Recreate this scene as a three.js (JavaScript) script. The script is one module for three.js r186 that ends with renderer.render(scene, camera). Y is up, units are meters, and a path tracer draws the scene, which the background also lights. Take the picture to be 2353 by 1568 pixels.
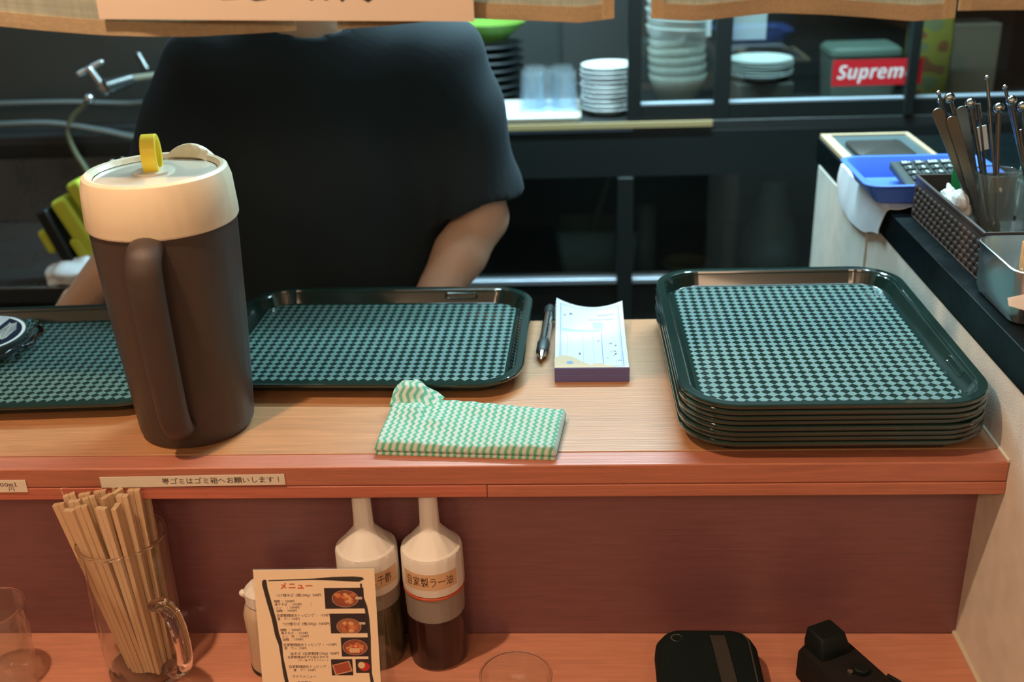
import * as THREE from 'three';
import { RoundedBoxGeometry } from 'three/addons/geometries/RoundedBoxGeometry.js';
import { RectAreaLightUniformsLib } from 'three/addons/lights/RectAreaLightUniformsLib.js';
import { mergeGeometries, toCreasedNormals } from 'three/addons/utils/BufferGeometryUtils.js';

// ------------------------------------------------------------------ camera, light, exposure
const scene = new THREE.Scene();
scene.background = new THREE.Color(0x000000);
const camera = new THREE.PerspectiveCamera(35.71, 2353 / 1568, 0.05, 30);
camera.position.set(0, 1.591, 0);
{
  const pitch = 0.41599, yaw = -0.05667;
  camera.lookAt(Math.sin(yaw) * Math.cos(pitch), 1.591 - Math.sin(pitch), -Math.cos(yaw) * Math.cos(pitch));
  camera.rotateZ(-0.03665);
}
camera.focus = 1.22;
camera.userData.fStop = camera.getFocalLength() / 1000 / 0.0105;
const renderer = new THREE.WebGLRenderer({ antialias: true });
renderer.toneMapping = THREE.LinearToneMapping;
renderer.toneMappingExposure = 1.0;
renderer.shadowMap.enabled = true;
RectAreaLightUniformsLib.init();

const WARM = new THREE.Color().setRGB(1.0, 0.67, 0.43);
const COOL = new THREE.Color().setRGB(0.58, 0.9, 1.0);
// the pendant lamps over the guests' side: [x, y, z, intensity]
const PENDANTS = [[-0.56, 2.28, -0.63, 4.1]];
// the paper lanterns hung in a row behind the guests: [x, y, z, intensity]
const LANTERNS = [[-2.0, 2.2, 0.78, 0.05], [-0.98, 2.2, 0.78, 0.05], [-0.22, 2.2, 0.78, 0.05], [0.58, 2.2, 0.78, 0.05]];
// the fluorescent battens over the kitchen aisle: [x, y, z, length, intensity]
const TUBES = [[0.2, 2.2, -2.12, 1.2, 400], [0.2, 2.36, -1.74, 1.2, 55], [-1.55, 2.36, -1.95, 0.6, 30]];

// ------------------------------------------------------------------ measures (metres)
const LEDGE = 1.0126, TABLE = 0.74, FRONT = -0.9784, BACK = -1.377, PANEL = -1.0404, WALLX = 0.4598;
const SLAB0 = 1.092, SLAB = 1.1339, LEFT = -1.75, CK = 1.0865, ZK = -2.31;

// ------------------------------------------------------------------ helpers
function rng(seed) { let s = seed >>> 0; return () => { s = (s + 0x6D2B79F5) | 0; let t = Math.imul(s ^ (s >>> 15), 1 | s); t = (t + Math.imul(t ^ (t >>> 7), 61 | t)) ^ t; return ((t ^ (t >>> 14)) >>> 0) / 4294967296; }; }
const lin = (r, g, b) => new THREE.Color().setRGB(r, g, b);
const taken = {};
function numbered(n) { const k = taken[n] = (taken[n] ?? -1) + 1; return k ? n + '_' + String(k).padStart(3, '0') : n; }
function M(color, roughness = 0.6, extra = {}) {
  const C = extra.physical || extra.transmission || extra.clearcoat || extra.sheen ? THREE.MeshPhysicalMaterial : THREE.MeshStandardMaterial;
  const e = { ...extra }; delete e.physical;
  return new C({ color: Array.isArray(color) ? lin(...color) : color, roughness, ...e });
}
function mesh(name, geo, mat, parent) {
  const m = new THREE.Mesh(geo, mat); m.name = parent && parent !== scene ? name : numbered(name);
  m.castShadow = m.receiveShadow = true; (parent || scene).add(m); return m;
}
function tag(o, label, category, group) { o.userData.label = label; o.userData.category = category; if (group) o.userData.group = group; return o; }
function thing(name, label, category, [x, y, z] = [0, 0, 0], turn = 0, group) {
  const g = new THREE.Group(); g.name = numbered(name); g.position.set(x, y, z); g.rotation.y = turn; scene.add(g); return tag(g, label, category, group);
}
function copy(o, label, group) { const c = o.clone(); c.name = numbered(o.name.replace(/_\d{3}$/, '')); c.userData = { ...o.userData }; if (label) c.userData.label = label; if (group) c.userData.group = group; scene.add(c); return c; }
function structure(name, geo, mat) { const m = mesh(name, geo, mat); m.userData.kind = 'structure'; return m; }
function uvMetres(g, s = 1) {          // flat uv in metres, by the way each face points
  g = g.index ? g.toNonIndexed() : g; const p = g.attributes.position, n = g.attributes.normal, uv = new Float32Array(p.count * 2);
  for (let i = 0; i < p.count; i += 3) {
    let ax = 0, ay = 0, az = 0; for (let k = 0; k < 3; k++) { ax += n.getX(i + k); ay += n.getY(i + k); az += n.getZ(i + k); }
    ax = Math.abs(ax); ay = Math.abs(ay); az = Math.abs(az);
    for (let k = 0; k < 3; k++) {
      const x = p.getX(i + k), y = p.getY(i + k), z = p.getZ(i + k);
      const [u, v] = ay >= ax && ay >= az ? [x, z] : az >= ax ? [x, y] : [z, y];
      uv[(i + k) * 2] = u * s; uv[(i + k) * 2 + 1] = v * s;
    }
  }
  g.setAttribute('uv', new THREE.BufferAttribute(uv, 2)); return g;
}
function span(x0, x1, y0, y1, z0, z1, r = 0.002) {       // a box between two corners, edges rounded
  const w = Math.abs(x1 - x0), h = Math.abs(y1 - y0), d = Math.abs(z1 - z0);
  r = Math.min(r, w / 2.01, h / 2.01, d / 2.01);
  const g = r > 0 ? new RoundedBoxGeometry(w, h, d, 2, r) : new THREE.BoxGeometry(w, h, d);
  g.translate((x0 + x1) / 2, (y0 + y1) / 2, (z0 + z1) / 2); return uvMetres(g);
}
function lathe(pts, seg = 48, crease = 0.5) { return toCreasedNormals(new THREE.LatheGeometry(pts.map(([r, y]) => new THREE.Vector2(Math.max(r, 1e-5), y)), seg), crease); }
function tube(pts, r, seg = 40, rad = 10, closed = false) { return new THREE.TubeGeometry(new THREE.CatmullRomCurve3(pts.map((p) => new THREE.Vector3(...p)), closed), seg, r, rad, closed); }
function capsuleBetween(a, b, r, seg = 12) {
  const A = new THREE.Vector3(...a), B = new THREE.Vector3(...b), d = B.clone().sub(A), g = new THREE.CapsuleGeometry(r, d.length(), 4, seg);
  g.applyQuaternion(new THREE.Quaternion().setFromUnitVectors(new THREE.Vector3(0, 1, 0), d.clone().normalize())); const m = A.add(B).multiplyScalar(0.5); g.translate(m.x, m.y, m.z); return g;
}
function cylBetween(a, b, r0, r1 = r0, seg = 16) {
  const A = new THREE.Vector3(...a), B = new THREE.Vector3(...b), d = B.clone().sub(A), g = new THREE.CylinderGeometry(r1, r0, d.length(), seg);
  g.applyQuaternion(new THREE.Quaternion().setFromUnitVectors(new THREE.Vector3(0, 1, 0), d.clone().normalize())); const m = A.add(B).multiplyScalar(0.5); g.translate(m.x, m.y, m.z); return g;
}
function merge(list) { return mergeGeometries(list.map((g) => { const q = g.index ? g.toNonIndexed() : g.clone(); for (const k of Object.keys(q.attributes)) if (!['position', 'normal', 'uv'].includes(k)) q.deleteAttribute(k); return q; })); }
function rrLoop(a, b, r, seg = 9) {    // rounded rectangle in x and z, half sizes a and b
  r = Math.min(r, a, b); const o = [];
  for (const [sx, sz, t0] of [[1, 1, 0], [-1, 1, 1], [-1, -1, 2], [1, -1, 3]]) for (let i = 0; i <= seg; i++) { const t = (t0 + i / seg) * Math.PI / 2; o.push([sx * (a - r) + r * Math.cos(t), sz * (b - r) + r * Math.sin(t)]); }
  return o;
}
function rrLoft(rings, { seg = 9, closeStart = false, closeEnd = false, crease = 0.55 } = {}) {
  const loops = rings.map(({ a, b, r, y, dx = 0, dz = 0 }) => rrLoop(a, b, r, seg).map(([x, z]) => [x + dx, y, z + dz])), n = loops[0].length, pos = [];
  const tri = (p, q, s) => pos.push(...p, ...q, ...s);
  for (let k = 0; k + 1 < loops.length; k++) for (let i = 0; i < n; i++) { const j = (i + 1) % n, A = loops[k], B = loops[k + 1]; tri(A[i], B[i], B[j]); tri(A[i], B[j], A[j]); }
  const cap = (l, flip) => { const c = [0, l[0][1], 0]; for (const p of l) { c[0] += p[0] / n; c[2] += p[2] / n; } for (let i = 0; i < n; i++) flip ? tri(c, l[i], l[(i + 1) % n]) : tri(c, l[(i + 1) % n], l[i]); };
  if (closeStart) cap(loops[0], true); if (closeEnd) cap(loops[loops.length - 1], false);
  const g = new THREE.BufferGeometry(); g.setAttribute('position', new THREE.Float32BufferAttribute(pos, 3)); g.computeVertexNormals();
  return uvMetres(toCreasedNormals(g, crease));
}
function grid(nu, nv, f) {             // a surface of nu by nv cells from f(u, v) -> [x, y, z]
  const pos = [], uv = [], idx = [];
  for (let j = 0; j <= nv; j++) for (let i = 0; i <= nu; i++) { pos.push(...f(i / nu, j / nv)); uv.push(i / nu, j / nv); }
  for (let j = 0; j < nv; j++) for (let i = 0; i < nu; i++) { const a = j * (nu + 1) + i, b = a + 1, c = a + nu + 1, d = c + 1; idx.push(a, b, d, a, d, c); }
  const g = new THREE.BufferGeometry(); g.setAttribute('position', new THREE.Float32BufferAttribute(pos, 3)); g.setAttribute('uv', new THREE.Float32BufferAttribute(uv, 2)); g.setIndex(idx); g.computeVertexNormals(); return g;
}
function thick(g, t) {                 // a sheet given thickness t along its normals
  const n = g.attributes.position.count, p = g.attributes.position, nn = g.attributes.normal, pos = [], uv = [], idx = [...g.index.array], u = g.attributes.uv;
  for (const s of [1, -1]) for (let i = 0; i < n; i++) { pos.push(p.getX(i) + s * nn.getX(i) * t / 2, p.getY(i) + s * nn.getY(i) * t / 2, p.getZ(i) + s * nn.getZ(i) * t / 2); uv.push(u.getX(i), u.getY(i)); }
  const edge = new Map();
  for (let i = 0; i < g.index.count; i += 3) { const [a, b, c] = [0, 1, 2].map((k) => g.index.getX(i + k)); idx.push(a + n, c + n, b + n); for (const [s, e] of [[a, b], [b, c], [c, a]]) { if (edge.has(e + '_' + s)) edge.delete(e + '_' + s); else edge.set(s + '_' + e, [s, e]); } }
  for (const [s, e] of edge.values()) idx.push(s, s + n, e + n, s, e + n, e);
  const o = new THREE.BufferGeometry(); o.setAttribute('position', new THREE.Float32BufferAttribute(pos, 3)); o.setAttribute('uv', new THREE.Float32BufferAttribute(uv, 2)); o.setIndex(idx); o.computeVertexNormals(); return toCreasedNormals(o, 0.9);
}
// periodic value noise
function noise2(seed) {
  const r = rng(seed), T = Array.from({ length: 4096 }, r);
  return (x, y, px, py) => { const xi = Math.floor(x), yi = Math.floor(y), fx = x - xi, fy = y - yi, s = (t) => t * t * (3 - 2 * t), h = (a, b) => T[((((a % px) + px) % px) * 131 + (((b % py) + py) % py) * 517) & 4095];
    const a = h(xi, yi), b = h(xi + 1, yi), c = h(xi, yi + 1), d = h(xi + 1, yi + 1), u = s(fx), v = s(fy); return (a + (b - a) * u) * (1 - v) + (c + (d - c) * u) * v; };
}
function dataTex(w, h, f, srgb, rx = 1, ry = 1) {
  const d = new Uint8Array(w * h * 4);
  for (let y = 0; y < h; y++) for (let x = 0; x < w; x++) { const c = f(x / w, y / h), i = (y * w + x) * 4; for (let k = 0; k < 3; k++) d[i + k] = Math.max(0, Math.min(255, Math.round(c[k] * 255))); d[i + 3] = 255; }
  const t = new THREE.DataTexture(d, w, h); t.magFilter = THREE.LinearFilter; t.minFilter = THREE.LinearFilter; t.wrapS = t.wrapT = THREE.RepeatWrapping; t.repeat.set(rx, ry); if (srgb) t.colorSpace = THREE.SRGBColorSpace; t.needsUpdate = true; return t;
}
function canvasTex(w, h, draw) {
  const c = document.createElement('canvas'); c.width = w; c.height = h; const x = c.getContext('2d'); draw(x, w, h);
  const t = new THREE.CanvasTexture(c); t.colorSpace = THREE.SRGBColorSpace; t.magFilter = THREE.LinearFilter; return t;
}

// ------------------------------------------------------------------ lettering: Japanese characters as pen strokes on a 100 by 100 square
const STROKES = {
  '等': '20,5 10,18;18,12 45,12;30,12 36,22;60,5 52,18;58,12 92,12;72,12 78,22;20,32 80,32;50,24 50,44;8,44 92,44;12,58 88,58;64,50 64,90 52,86;30,68 40,80',
  'ゴ': '15,25 75,25 75,85;12,82 80,82;80,5 86,18;92,2 98,14', 'ミ': '25,18 75,28;25,45 70,55;20,72 80,88',
  'は': '18,12 14,50 20,88 26,70;40,32 90,30;66,10 66,75 52,88 40,80 50,70 70,76 90,88',
  '箱': '20,5 10,18;18,12 45,12;60,5 52,18;58,12 92,12;8,42 48,42;28,26 28,95;28,46 8,75;28,50 46,68;56,30 90,30 90,92 56,92 56,30;56,50 90,50;56,70 90,70',
  'へ': '6,58 34,28 94,76', 'お': '15,28 62,28;38,8 38,85 18,80 20,66 40,54 68,50 86,64 78,84 58,88;72,16 90,34',
  '願': '6,10 48,10;10,10 10,50 4,92;18,24 44,24 44,50 18,50 18,24;18,37 44,37;31,50 31,90;20,62 14,80;42,62 48,80;54,10 96,10;74,10 70,22;58,24 92,24 92,72 58,72 58,24;58,40 92,40;58,56 92,56;66,74 54,92;84,74 96,92',
  'い': '14,22 16,68 28,84 36,70;72,28 86,66', 'し': '30,8 30,70 44,88 66,84 84,64', 'ま': '16,22 84,22;18,44 82,44;50,6 50,78 34,90 22,80 34,70 52,74 84,90',
  'す': '6,26 94,26;56,6 56,52 44,64 34,54 44,42 56,48 56,70 36,94', '!': '50,8 50,66;50,82 50,90',
  '自': '48,2 38,16;20,16 80,16 80,94 20,94 20,16;20,42 80,42;20,68 80,68',
  '家': '50,2 50,12;10,26 10,14 90,14 90,26;20,32 80,32;52,32 20,54;38,44 56,66 52,90 42,86;46,56 14,76;52,68 10,94;80,42 58,58;56,54 92,88',
  '製': '8,12 52,12;4,26 56,26;30,2 30,52;12,26 12,48;12,36 48,36 48,48;66,6 66,36;86,2 86,48 76,46;50,50 50,58;8,60 92,60;44,62 10,86;34,74 34,94 52,86;60,64 92,92;80,66 62,78',
  'ラ': '24,14 76,14;14,38 84,38 70,70 36,92', 'ー': '8,50 92,50', '油': '12,10 26,20;6,34 22,44;8,92 28,62;38,32 92,32 92,92 38,92 38,32;65,6 65,92;38,62 92,62',
  '煮': '24,12 70,12;44,2 44,28;8,28 92,28;80,6 14,52;34,38 74,38 74,68 34,68 34,38;34,53 74,53;14,78 8,92;34,78 38,92;56,78 62,92;78,76 90,92',
  '干': '18,16 82,16;6,48 94,48;50,16 50,96',
  '酢': '6,10 50,10;20,10 20,28;36,10 36,28;8,28 48,28 48,92 8,92 8,28;20,28 14,50;36,28 40,48;8,58 48,58;8,76 48,76;66,6 54,40;62,24 96,24;74,24 74,96;74,48 94,48;74,70 94,70',
  '極': '4,32 44,32;24,4 24,96;24,38 4,72;26,42 42,60;50,12 92,12;58,12 56,40;48,26 62,26 62,62 48,62 48,26;70,26 92,26 70,64;74,36 94,64;78,12 76,26;46,86 96,86',
  '旨': '72,8 26,24;26,4 26,40 76,40 76,30;26,52 74,52 74,94 26,94 26,52;26,73 74,73',
  'メ': '76,10 60,52 16,90;28,34 78,78', 'ニ': '22,26 78,26;10,76 90,76', 'ュ': '28,46 68,46 64,84;14,84 88,84', 'ト': '40,6 40,94;40,38 78,58', 'ッ': '22,46 28,62;46,42 50,58;78,44 70,74 44,92',
  'ピ': '22,10 22,78 34,88 84,86;24,46 76,32;84,8 92,14 84,20', 'ン': '18,20 38,34;18,88 58,70 88,28', 'グ': '34,8 14,44;32,20 74,20 62,66 30,92;82,4 88,16;94,0 99,12', 'サ': '8,34 92,34;30,10 30,58;70,8 70,60 44,94', 'イ': '80,8 14,56;52,34 52,94', 'ド': '36,6 36,94;36,38 72,56;74,10 80,24;88,6 94,20',
  '円': '14,96 14,10 86,10 86,92 76,92;50,10 50,46;14,48 86,48', 'ご': '22,22 74,22;18,58 14,78 36,88 84,86;78,4 84,16;90,0 96,12', 'ざ': '14,28 80,24;52,6 62,52;22,62 20,82 46,92 78,88;84,6 90,18;94,2 99,12', 'と': '30,8 42,44;82,26 30,52 18,74 36,90 82,86',
  'う': '34,8 66,16;18,40 56,28 80,44 70,74 40,94', 'が': '8,32 56,28 60,44 52,86 38,78;36,8 14,86;72,34 84,54;78,4 84,16;92,0 97,12', 'り': '28,10 24,50;66,8 68,52 40,94', 'あ': '14,26 84,24;44,6 40,60 48,92;66,42 44,86 22,84 24,64 56,46 84,62 76,86 56,94', '。': '14,74 30,74 34,88 22,96 10,88 14,74',
  'つ': '8,38 60,24 90,44 78,76 40,88', 'け': '16,10 12,60 18,88;40,32 92,32;70,8 70,60 54,94', 'め': '22,22 44,84;66,10 48,60 24,84 10,64 34,38 70,30 90,56 70,90', '麺': '6,20 46,20;26,4 26,50;4,36 48,36;10,50 42,50;24,50 6,90;20,60 44,90 96,92;54,10 94,10;62,22 90,22 90,76 62,76 62,22;76,22 76,76', 'そ': '28,12 74,12 22,50 90,44;70,46 44,66 52,88 72,92', 'ば': '16,12 12,50 18,88;40,32 84,30;62,10 62,75 50,88 38,80 48,70 66,76 84,88;84,4 88,14;94,0 98,10', 'み': '20,14 58,14 22,82 10,70 30,54 84,66;72,36 68,70 50,94', 'わ': '28,6 28,96;8,28 44,26 10,74 50,40 84,46 86,76 60,92', 'せ': '6,40 94,36;30,12 32,84 78,86;70,8 68,60 56,56', '好': '24,6 14,54 40,88;42,30 10,92;4,32 48,32;56,12 90,12 74,36;74,36 74,90 60,88;50,52 96,52', 'き': '18,22 78,18;16,40 82,36;44,6 66,56;30,62 24,80 48,92 76,88', 'な': '12,28 56,26;38,6 12,64;70,20 88,36;66,42 66,82 46,92 40,80 56,74 88,92', '組': '28,4 10,34 36,34 8,60;30,44 40,64;24,58 24,94;8,68 6,88;54,8 86,8 86,90;54,8 54,90;46,90 98,90;54,34 86,34;54,62 86,62', '合': '50,4 8,44;50,4 92,44;32,42 68,42;26,58 74,58 74,92 26,92 26,58',
};
function glyph(x, ch, px, py, s, wt, sx = 1) {
  const st = STROKES[ch];
  if (!st) { x.font = `bold ${s}px serif`; x.textBaseline = 'alphabetic'; x.fillText(ch, px + s * 0.12, py + s * 0.86); return; }
  x.lineWidth = s * wt; x.lineCap = 'round'; x.lineJoin = 'round';
  for (const line of st.split(';')) { x.beginPath(); line.split(' ').forEach((p, i) => { const [a, b] = p.split(',').map(Number); x[i ? 'lineTo' : 'moveTo'](px + a / 100 * s * sx, py + b / 100 * s); }); x.stroke(); }
}
function write(x, text, px, py, s, wt = 0.08, step = 1.02) { let p = px; for (const ch of text) { if (ch !== ' ') glyph(x, ch, p, py, s, wt); p += s * (/[0-9a-zA-Z():,.+\-]/.test(ch) ? 0.56 : ch === ' ' ? 0.4 : step); } return p; }

// ------------------------------------------------------------------ materials
const nA = noise2(11), nB = noise2(23), nC = noise2(37);
// wood: grain runs along u; one tile is 1 m by 0.25 m
function woodTex(r, g, b, contrast) {
  return dataTex(1024, 512, (u, v) => {
    const wob = (nA(u * 6, v * 10, 6, 10) - 0.5) * 0.05, vv = v + wob;
    let f = 0.4 * nB(u * 9, vv * 110, 9, 110) + 0.4 * nA(u * 24, vv * 250, 24, 250) + 0.2 * nC(u * 4, vv * 18, 4, 18);
    const pore = nC(u * 90, v * 256, 90, 256) > 0.9 ? 0.06 : 0, fleck = nB(u * 40, v * 60, 40, 60) * 0.05, k = 1 + (f - 0.5) * contrast - pore * contrast - fleck;
    return [r * k, g * (k - 0.015), b * (k - 0.03)];
  }, true, 1, 4);
}
const grainBump = dataTex(512, 512, (u, v) => { const f = 0.6 * nB(u * 6, v * 180, 6, 180) + 0.4 * nC(u * 60, v * 256, 60, 256); return [f, f, f]; }, false, 1, 4);
const fineBump = dataTex(256, 256, (u, v) => { const f = 0.5 * nA(u * 128, v * 128, 128, 128) + 0.5 * nB(u * 64, v * 64, 64, 64); return [f, f, f]; }, false, 12, 12);
const weaveBump = dataTex(256, 256, (u, v) => { const a = Math.sin(u * Math.PI * 128), b = Math.sin(v * Math.PI * 128), f = 0.5 + 0.25 * a * Math.sign(b) + 0.25 * (nA(u * 64, v * 64, 64, 64) - 0.5); return [f, f, f]; }, false, 6, 6);
const paintTex = dataTex(512, 512, (u, v) => { const f = 0.86 + 0.06 * (nA(u * 7, v * 7, 7, 7) - 0.5) + 0.05 * (nB(u * 60, v * 60, 60, 60) - 0.5); return [f, f * 0.985, f * 0.95]; }, true);
const smudge = dataTex(256, 256, (u, v) => { const f = 0.55 + 0.3 * nA(u * 6, v * 6, 6, 6) + 0.15 * nB(u * 40, v * 40, 40, 40); return [f, f, f]; }, false, 3, 3);

const WOODTOP = M([1, 1, 1], 0.42, { map: woodTex(0.69, 0.50, 0.34, 0.17), bumpMap: grainBump, bumpScale: 0.0002, clearcoat: 0.25, clearcoatRoughness: 0.3 });
const WOODNOSE = M([1, 1, 1], 0.42, { map: woodTex(0.70, 0.44, 0.35, 0.16), bumpMap: grainBump, bumpScale: 0.0002, clearcoat: 0.2, clearcoatRoughness: 0.35 });
const WOODEDGE = M([1, 1, 1], 0.45, { map: woodTex(0.73, 0.43, 0.35, 0.16), bumpMap: grainBump, bumpScale: 0.0002 });
const WOODPANEL = M([1, 1, 1], 0.38, { map: woodTex(0.515, 0.355, 0.375, 0.085), bumpMap: grainBump, bumpScale: 0.00015, clearcoat: 0.3, clearcoatRoughness: 0.22 });
const WOODTABLE = M([1, 1, 1], 0.42, { map: woodTex(0.80, 0.555, 0.455, 0.12), bumpMap: grainBump, bumpScale: 0.00015, clearcoat: 0.25, clearcoatRoughness: 0.3 });
const PAINT = M([0.86, 0.84, 0.8], 0.85, { map: paintTex, bumpMap: fineBump, bumpScale: 0.0003 });
const DARKWALL = M([0.05, 0.055, 0.052], 0.6, { bumpMap: fineBump, bumpScale: 0.0004 });
const BLACK = M([0.008, 0.012, 0.012], 0.45);
const BLACKLAM = M([0.0025, 0.006, 0.007], 0.5, { physical: true, specularIntensity: 0.22, roughnessMap: smudge });
const STEEL = M([0.62, 0.64, 0.65], 0.28, { metalness: 1 });
const MIRROR = M([0.75, 0.73, 0.7], 0.1, { metalness: 1 });
const DARKSTEEL = M([0.16, 0.17, 0.17], 0.38, { metalness: 0.9, roughnessMap: smudge });
const TRAY = M([0.010, 0.026, 0.021], 0.15, { clearcoat: 0.8, clearcoatRoughness: 0.05 });
const TRAYMAT = M([0.078, 0.158, 0.148], 0.6);
const SOLIDGLASS = M([1, 1, 1], 0.02, { transmission: 1, thickness: 0.01, ior: 1.48 });
const GLASS = M([0.95, 0.96, 0.95], 0.02, { transmission: 1, thickness: 0, ior: 1.5 });
const PANE = M([0.93, 0.97, 0.96], 0.02, { transmission: 1, thickness: 0, ior: 1.5 });
const WATER = M([0.97, 0.98, 0.98], 0.0, { transmission: 1, thickness: 0, ior: 1.33 });
const ACRYLIC = M([0.97, 0.97, 0.95], 0.03, { transmission: 1, thickness: 0, ior: 1.49 });
const WHITEPL = M([0.78, 0.76, 0.7], 0.42, { physical: true });
const CHINA = M([0.88, 0.89, 0.88], 0.25);
const PAPER = M([0.72, 0.72, 0.71], 0.9);
const CAULK = M([0.6, 0.55, 0.42], 0.6);

// ------------------------------------------------------------------ the room
structure('floor', span(-2.4, 2.2, -0.05, 0, -2.95, 2.2, 0), M([0.1, 0.075, 0.06], 0.6));
structure('ceiling', span(-2.4, 2.2, 2.5, 2.56, -2.95, 2.2, 0), M([0.42, 0.38, 0.33], 0.9));
structure('wall_back', span(-2.4, 2.2, 0, 2.5, -2.95, -2.85, 0), DARKWALL);
structure('wall_left', span(-2.4, -2.3, 0, 2.5, -2.85, 2.1, 0), M([0.3, 0.24, 0.19], 0.85, { bumpMap: fineBump, bumpScale: 0.0003 }));
structure('wall_right', span(2.1, 2.2, 0, 2.5, -2.85, 2.1, 0), M([0.22, 0.17, 0.13], 0.85, { bumpMap: fineBump, bumpScale: 0.0003 }));
structure('wall_front', span(-2.3, 2.1, 0, 2.5, 2.1, 2.2, 0), M([0.62, 0.52, 0.4], 0.85, { bumpMap: fineBump, bumpScale: 0.0003 }));
structure('wall_partition', span(LEFT, WALLX - 0.002, 0, LEDGE - 0.0415, BACK + 0.06, PANEL - 0.016, 0), DARKWALL);
structure('wall_header', span(-2.3, 2.1, 1.95, 2.5, -1.03, -0.985, 0), M([0.3, 0.23, 0.17], 0.8, { bumpMap: fineBump, bumpScale: 0.0003 }));
{ // the white half wall on the guests' right, with a panel set a little proud at its far end
  const w = structure('wall_side', span(WALLX, 0.98, 0, SLAB0 - 0.001, -1.558, 0.4, 0), PAINT);
  mesh('end_panel', span(WALLX - 0.003, 0.98, 0, SLAB0 - 0.001, -1.895, -1.56, 0.001), M([0.8, 0.82, 0.8], 0.8, { map: paintTex }), w);
}

// ------------------------------------------------------------------ serving ledge, panel and table
{
  const t = thing('serving_ledge', 'varnished reddish wooden serving ledge carrying the green trays and dark jug', 'ledge');
  mesh('board', span(LEFT, WALLX, LEDGE - 0.0395, LEDGE, BACK, -1.0075, 0.0012), WOODTOP, t);
  mesh('front_strip', span(LEFT, WALLX, LEDGE - 0.0242, LEDGE - 0.0001, -1.0068, FRONT, 0.0022), WOODNOSE, t);
  mesh('lower_strip', span(LEFT, -0.0884, LEDGE - 0.0395, LEDGE - 0.0246, -1.0068, FRONT, 0.0012), WOODEDGE, t);
  mesh('lower_strip', span(-0.088, WALLX, LEDGE - 0.0395, LEDGE - 0.0246, -1.0068, FRONT + 0.0004, 0.0012), WOODNOSE, t);
  mesh('sealant', span(WALLX - 0.003, WALLX + 0.0002, LEDGE - 0.002, LEDGE + 0.0025, BACK, FRONT, 0.0015), CAULK, t);
  const p = thing('panel_board', 'dark red wooden panel between the serving ledge and the guest table', 'panel');
  mesh('board', span(LEFT, WALLX, TABLE - 0.035, LEDGE - 0.0395, PANEL - 0.014, PANEL, 0), WOODPANEL, p);
  const d = thing('guest_table', 'varnished orange brown wooden guest table below the serving ledge', 'table');
  mesh('top', span(LEFT, WALLX, TABLE - 0.035, TABLE, PANEL, -0.52, 0.002), WOODTABLE, d);
  mesh('sealant', tube([[WALLX - 0.001, TABLE + 0.001, PANEL], [WALLX - 0.002, TABLE + 0.001, -0.9], [WALLX - 0.001, TABLE + 0.001, -0.75], [WALLX - 0.0015, TABLE + 0.001, -0.53]], 0.0032, 30, 8), CAULK, d);
  for (const x of [LEFT + 0.1, 0.35]) mesh('leg', span(x - 0.03, x + 0.03, 0, TABLE - 0.035, -0.62, -0.56, 0.003), DARKWALL, d);
}
// the printed notices stuck on the ledge's front
function notice(name, label, x0, x1, y0, y1, skew, draw, w, h) {
  const n = mesh(name, (() => { const g = new THREE.BoxGeometry(x1 - x0, y1 - y0, 0.0006); const p = g.attributes.position; for (let i = 0; i < p.count; i++) if (p.getX(i) > 0) p.setY(i, p.getY(i) + skew); g.computeVertexNormals(); return g; })(), [0, 0, 0, 0, 1, 0].map((k) => k ? M([1, 1, 1], 0.7, { map: canvasTex(w, h, draw) }) : PAPER));
  n.position.set((x0 + x1) / 2, (y0 + y1) / 2, FRONT + 0.0008); return tag(n, label, 'notice');
}
notice('notice_strip', 'long paper strip of Japanese lettering stuck on the ledge edge behind the chopsticks', -0.512, -0.3075, 0.989, 1.0022, 0.0026, (x, w, h) => { x.fillStyle = '#d8cfbd'; x.fillRect(0, 0, w, h); x.strokeStyle = x.fillStyle = '#3a302c'; write(x, '等ゴミは ゴミ箱へお願いします!'.replace(' ', ''), 355, 14, 44, 0.095, 1.05); }, 1060, 72);
notice('price_notice', 'small white paper price notice at the left end of the ledge edge', -0.68, -0.596, 0.9838, 0.9992, 0.0004, (x, w, h) => { x.fillStyle = '#dcd2bf'; x.fillRect(0, 0, w, h); x.fillStyle = x.strokeStyle = '#55483f'; x.font = 'bold 34px monospace'; x.fillText('500ml', 195, 44); glyph(x, '円', 250, 48, 30, 0.09); }, 336, 84);

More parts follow.
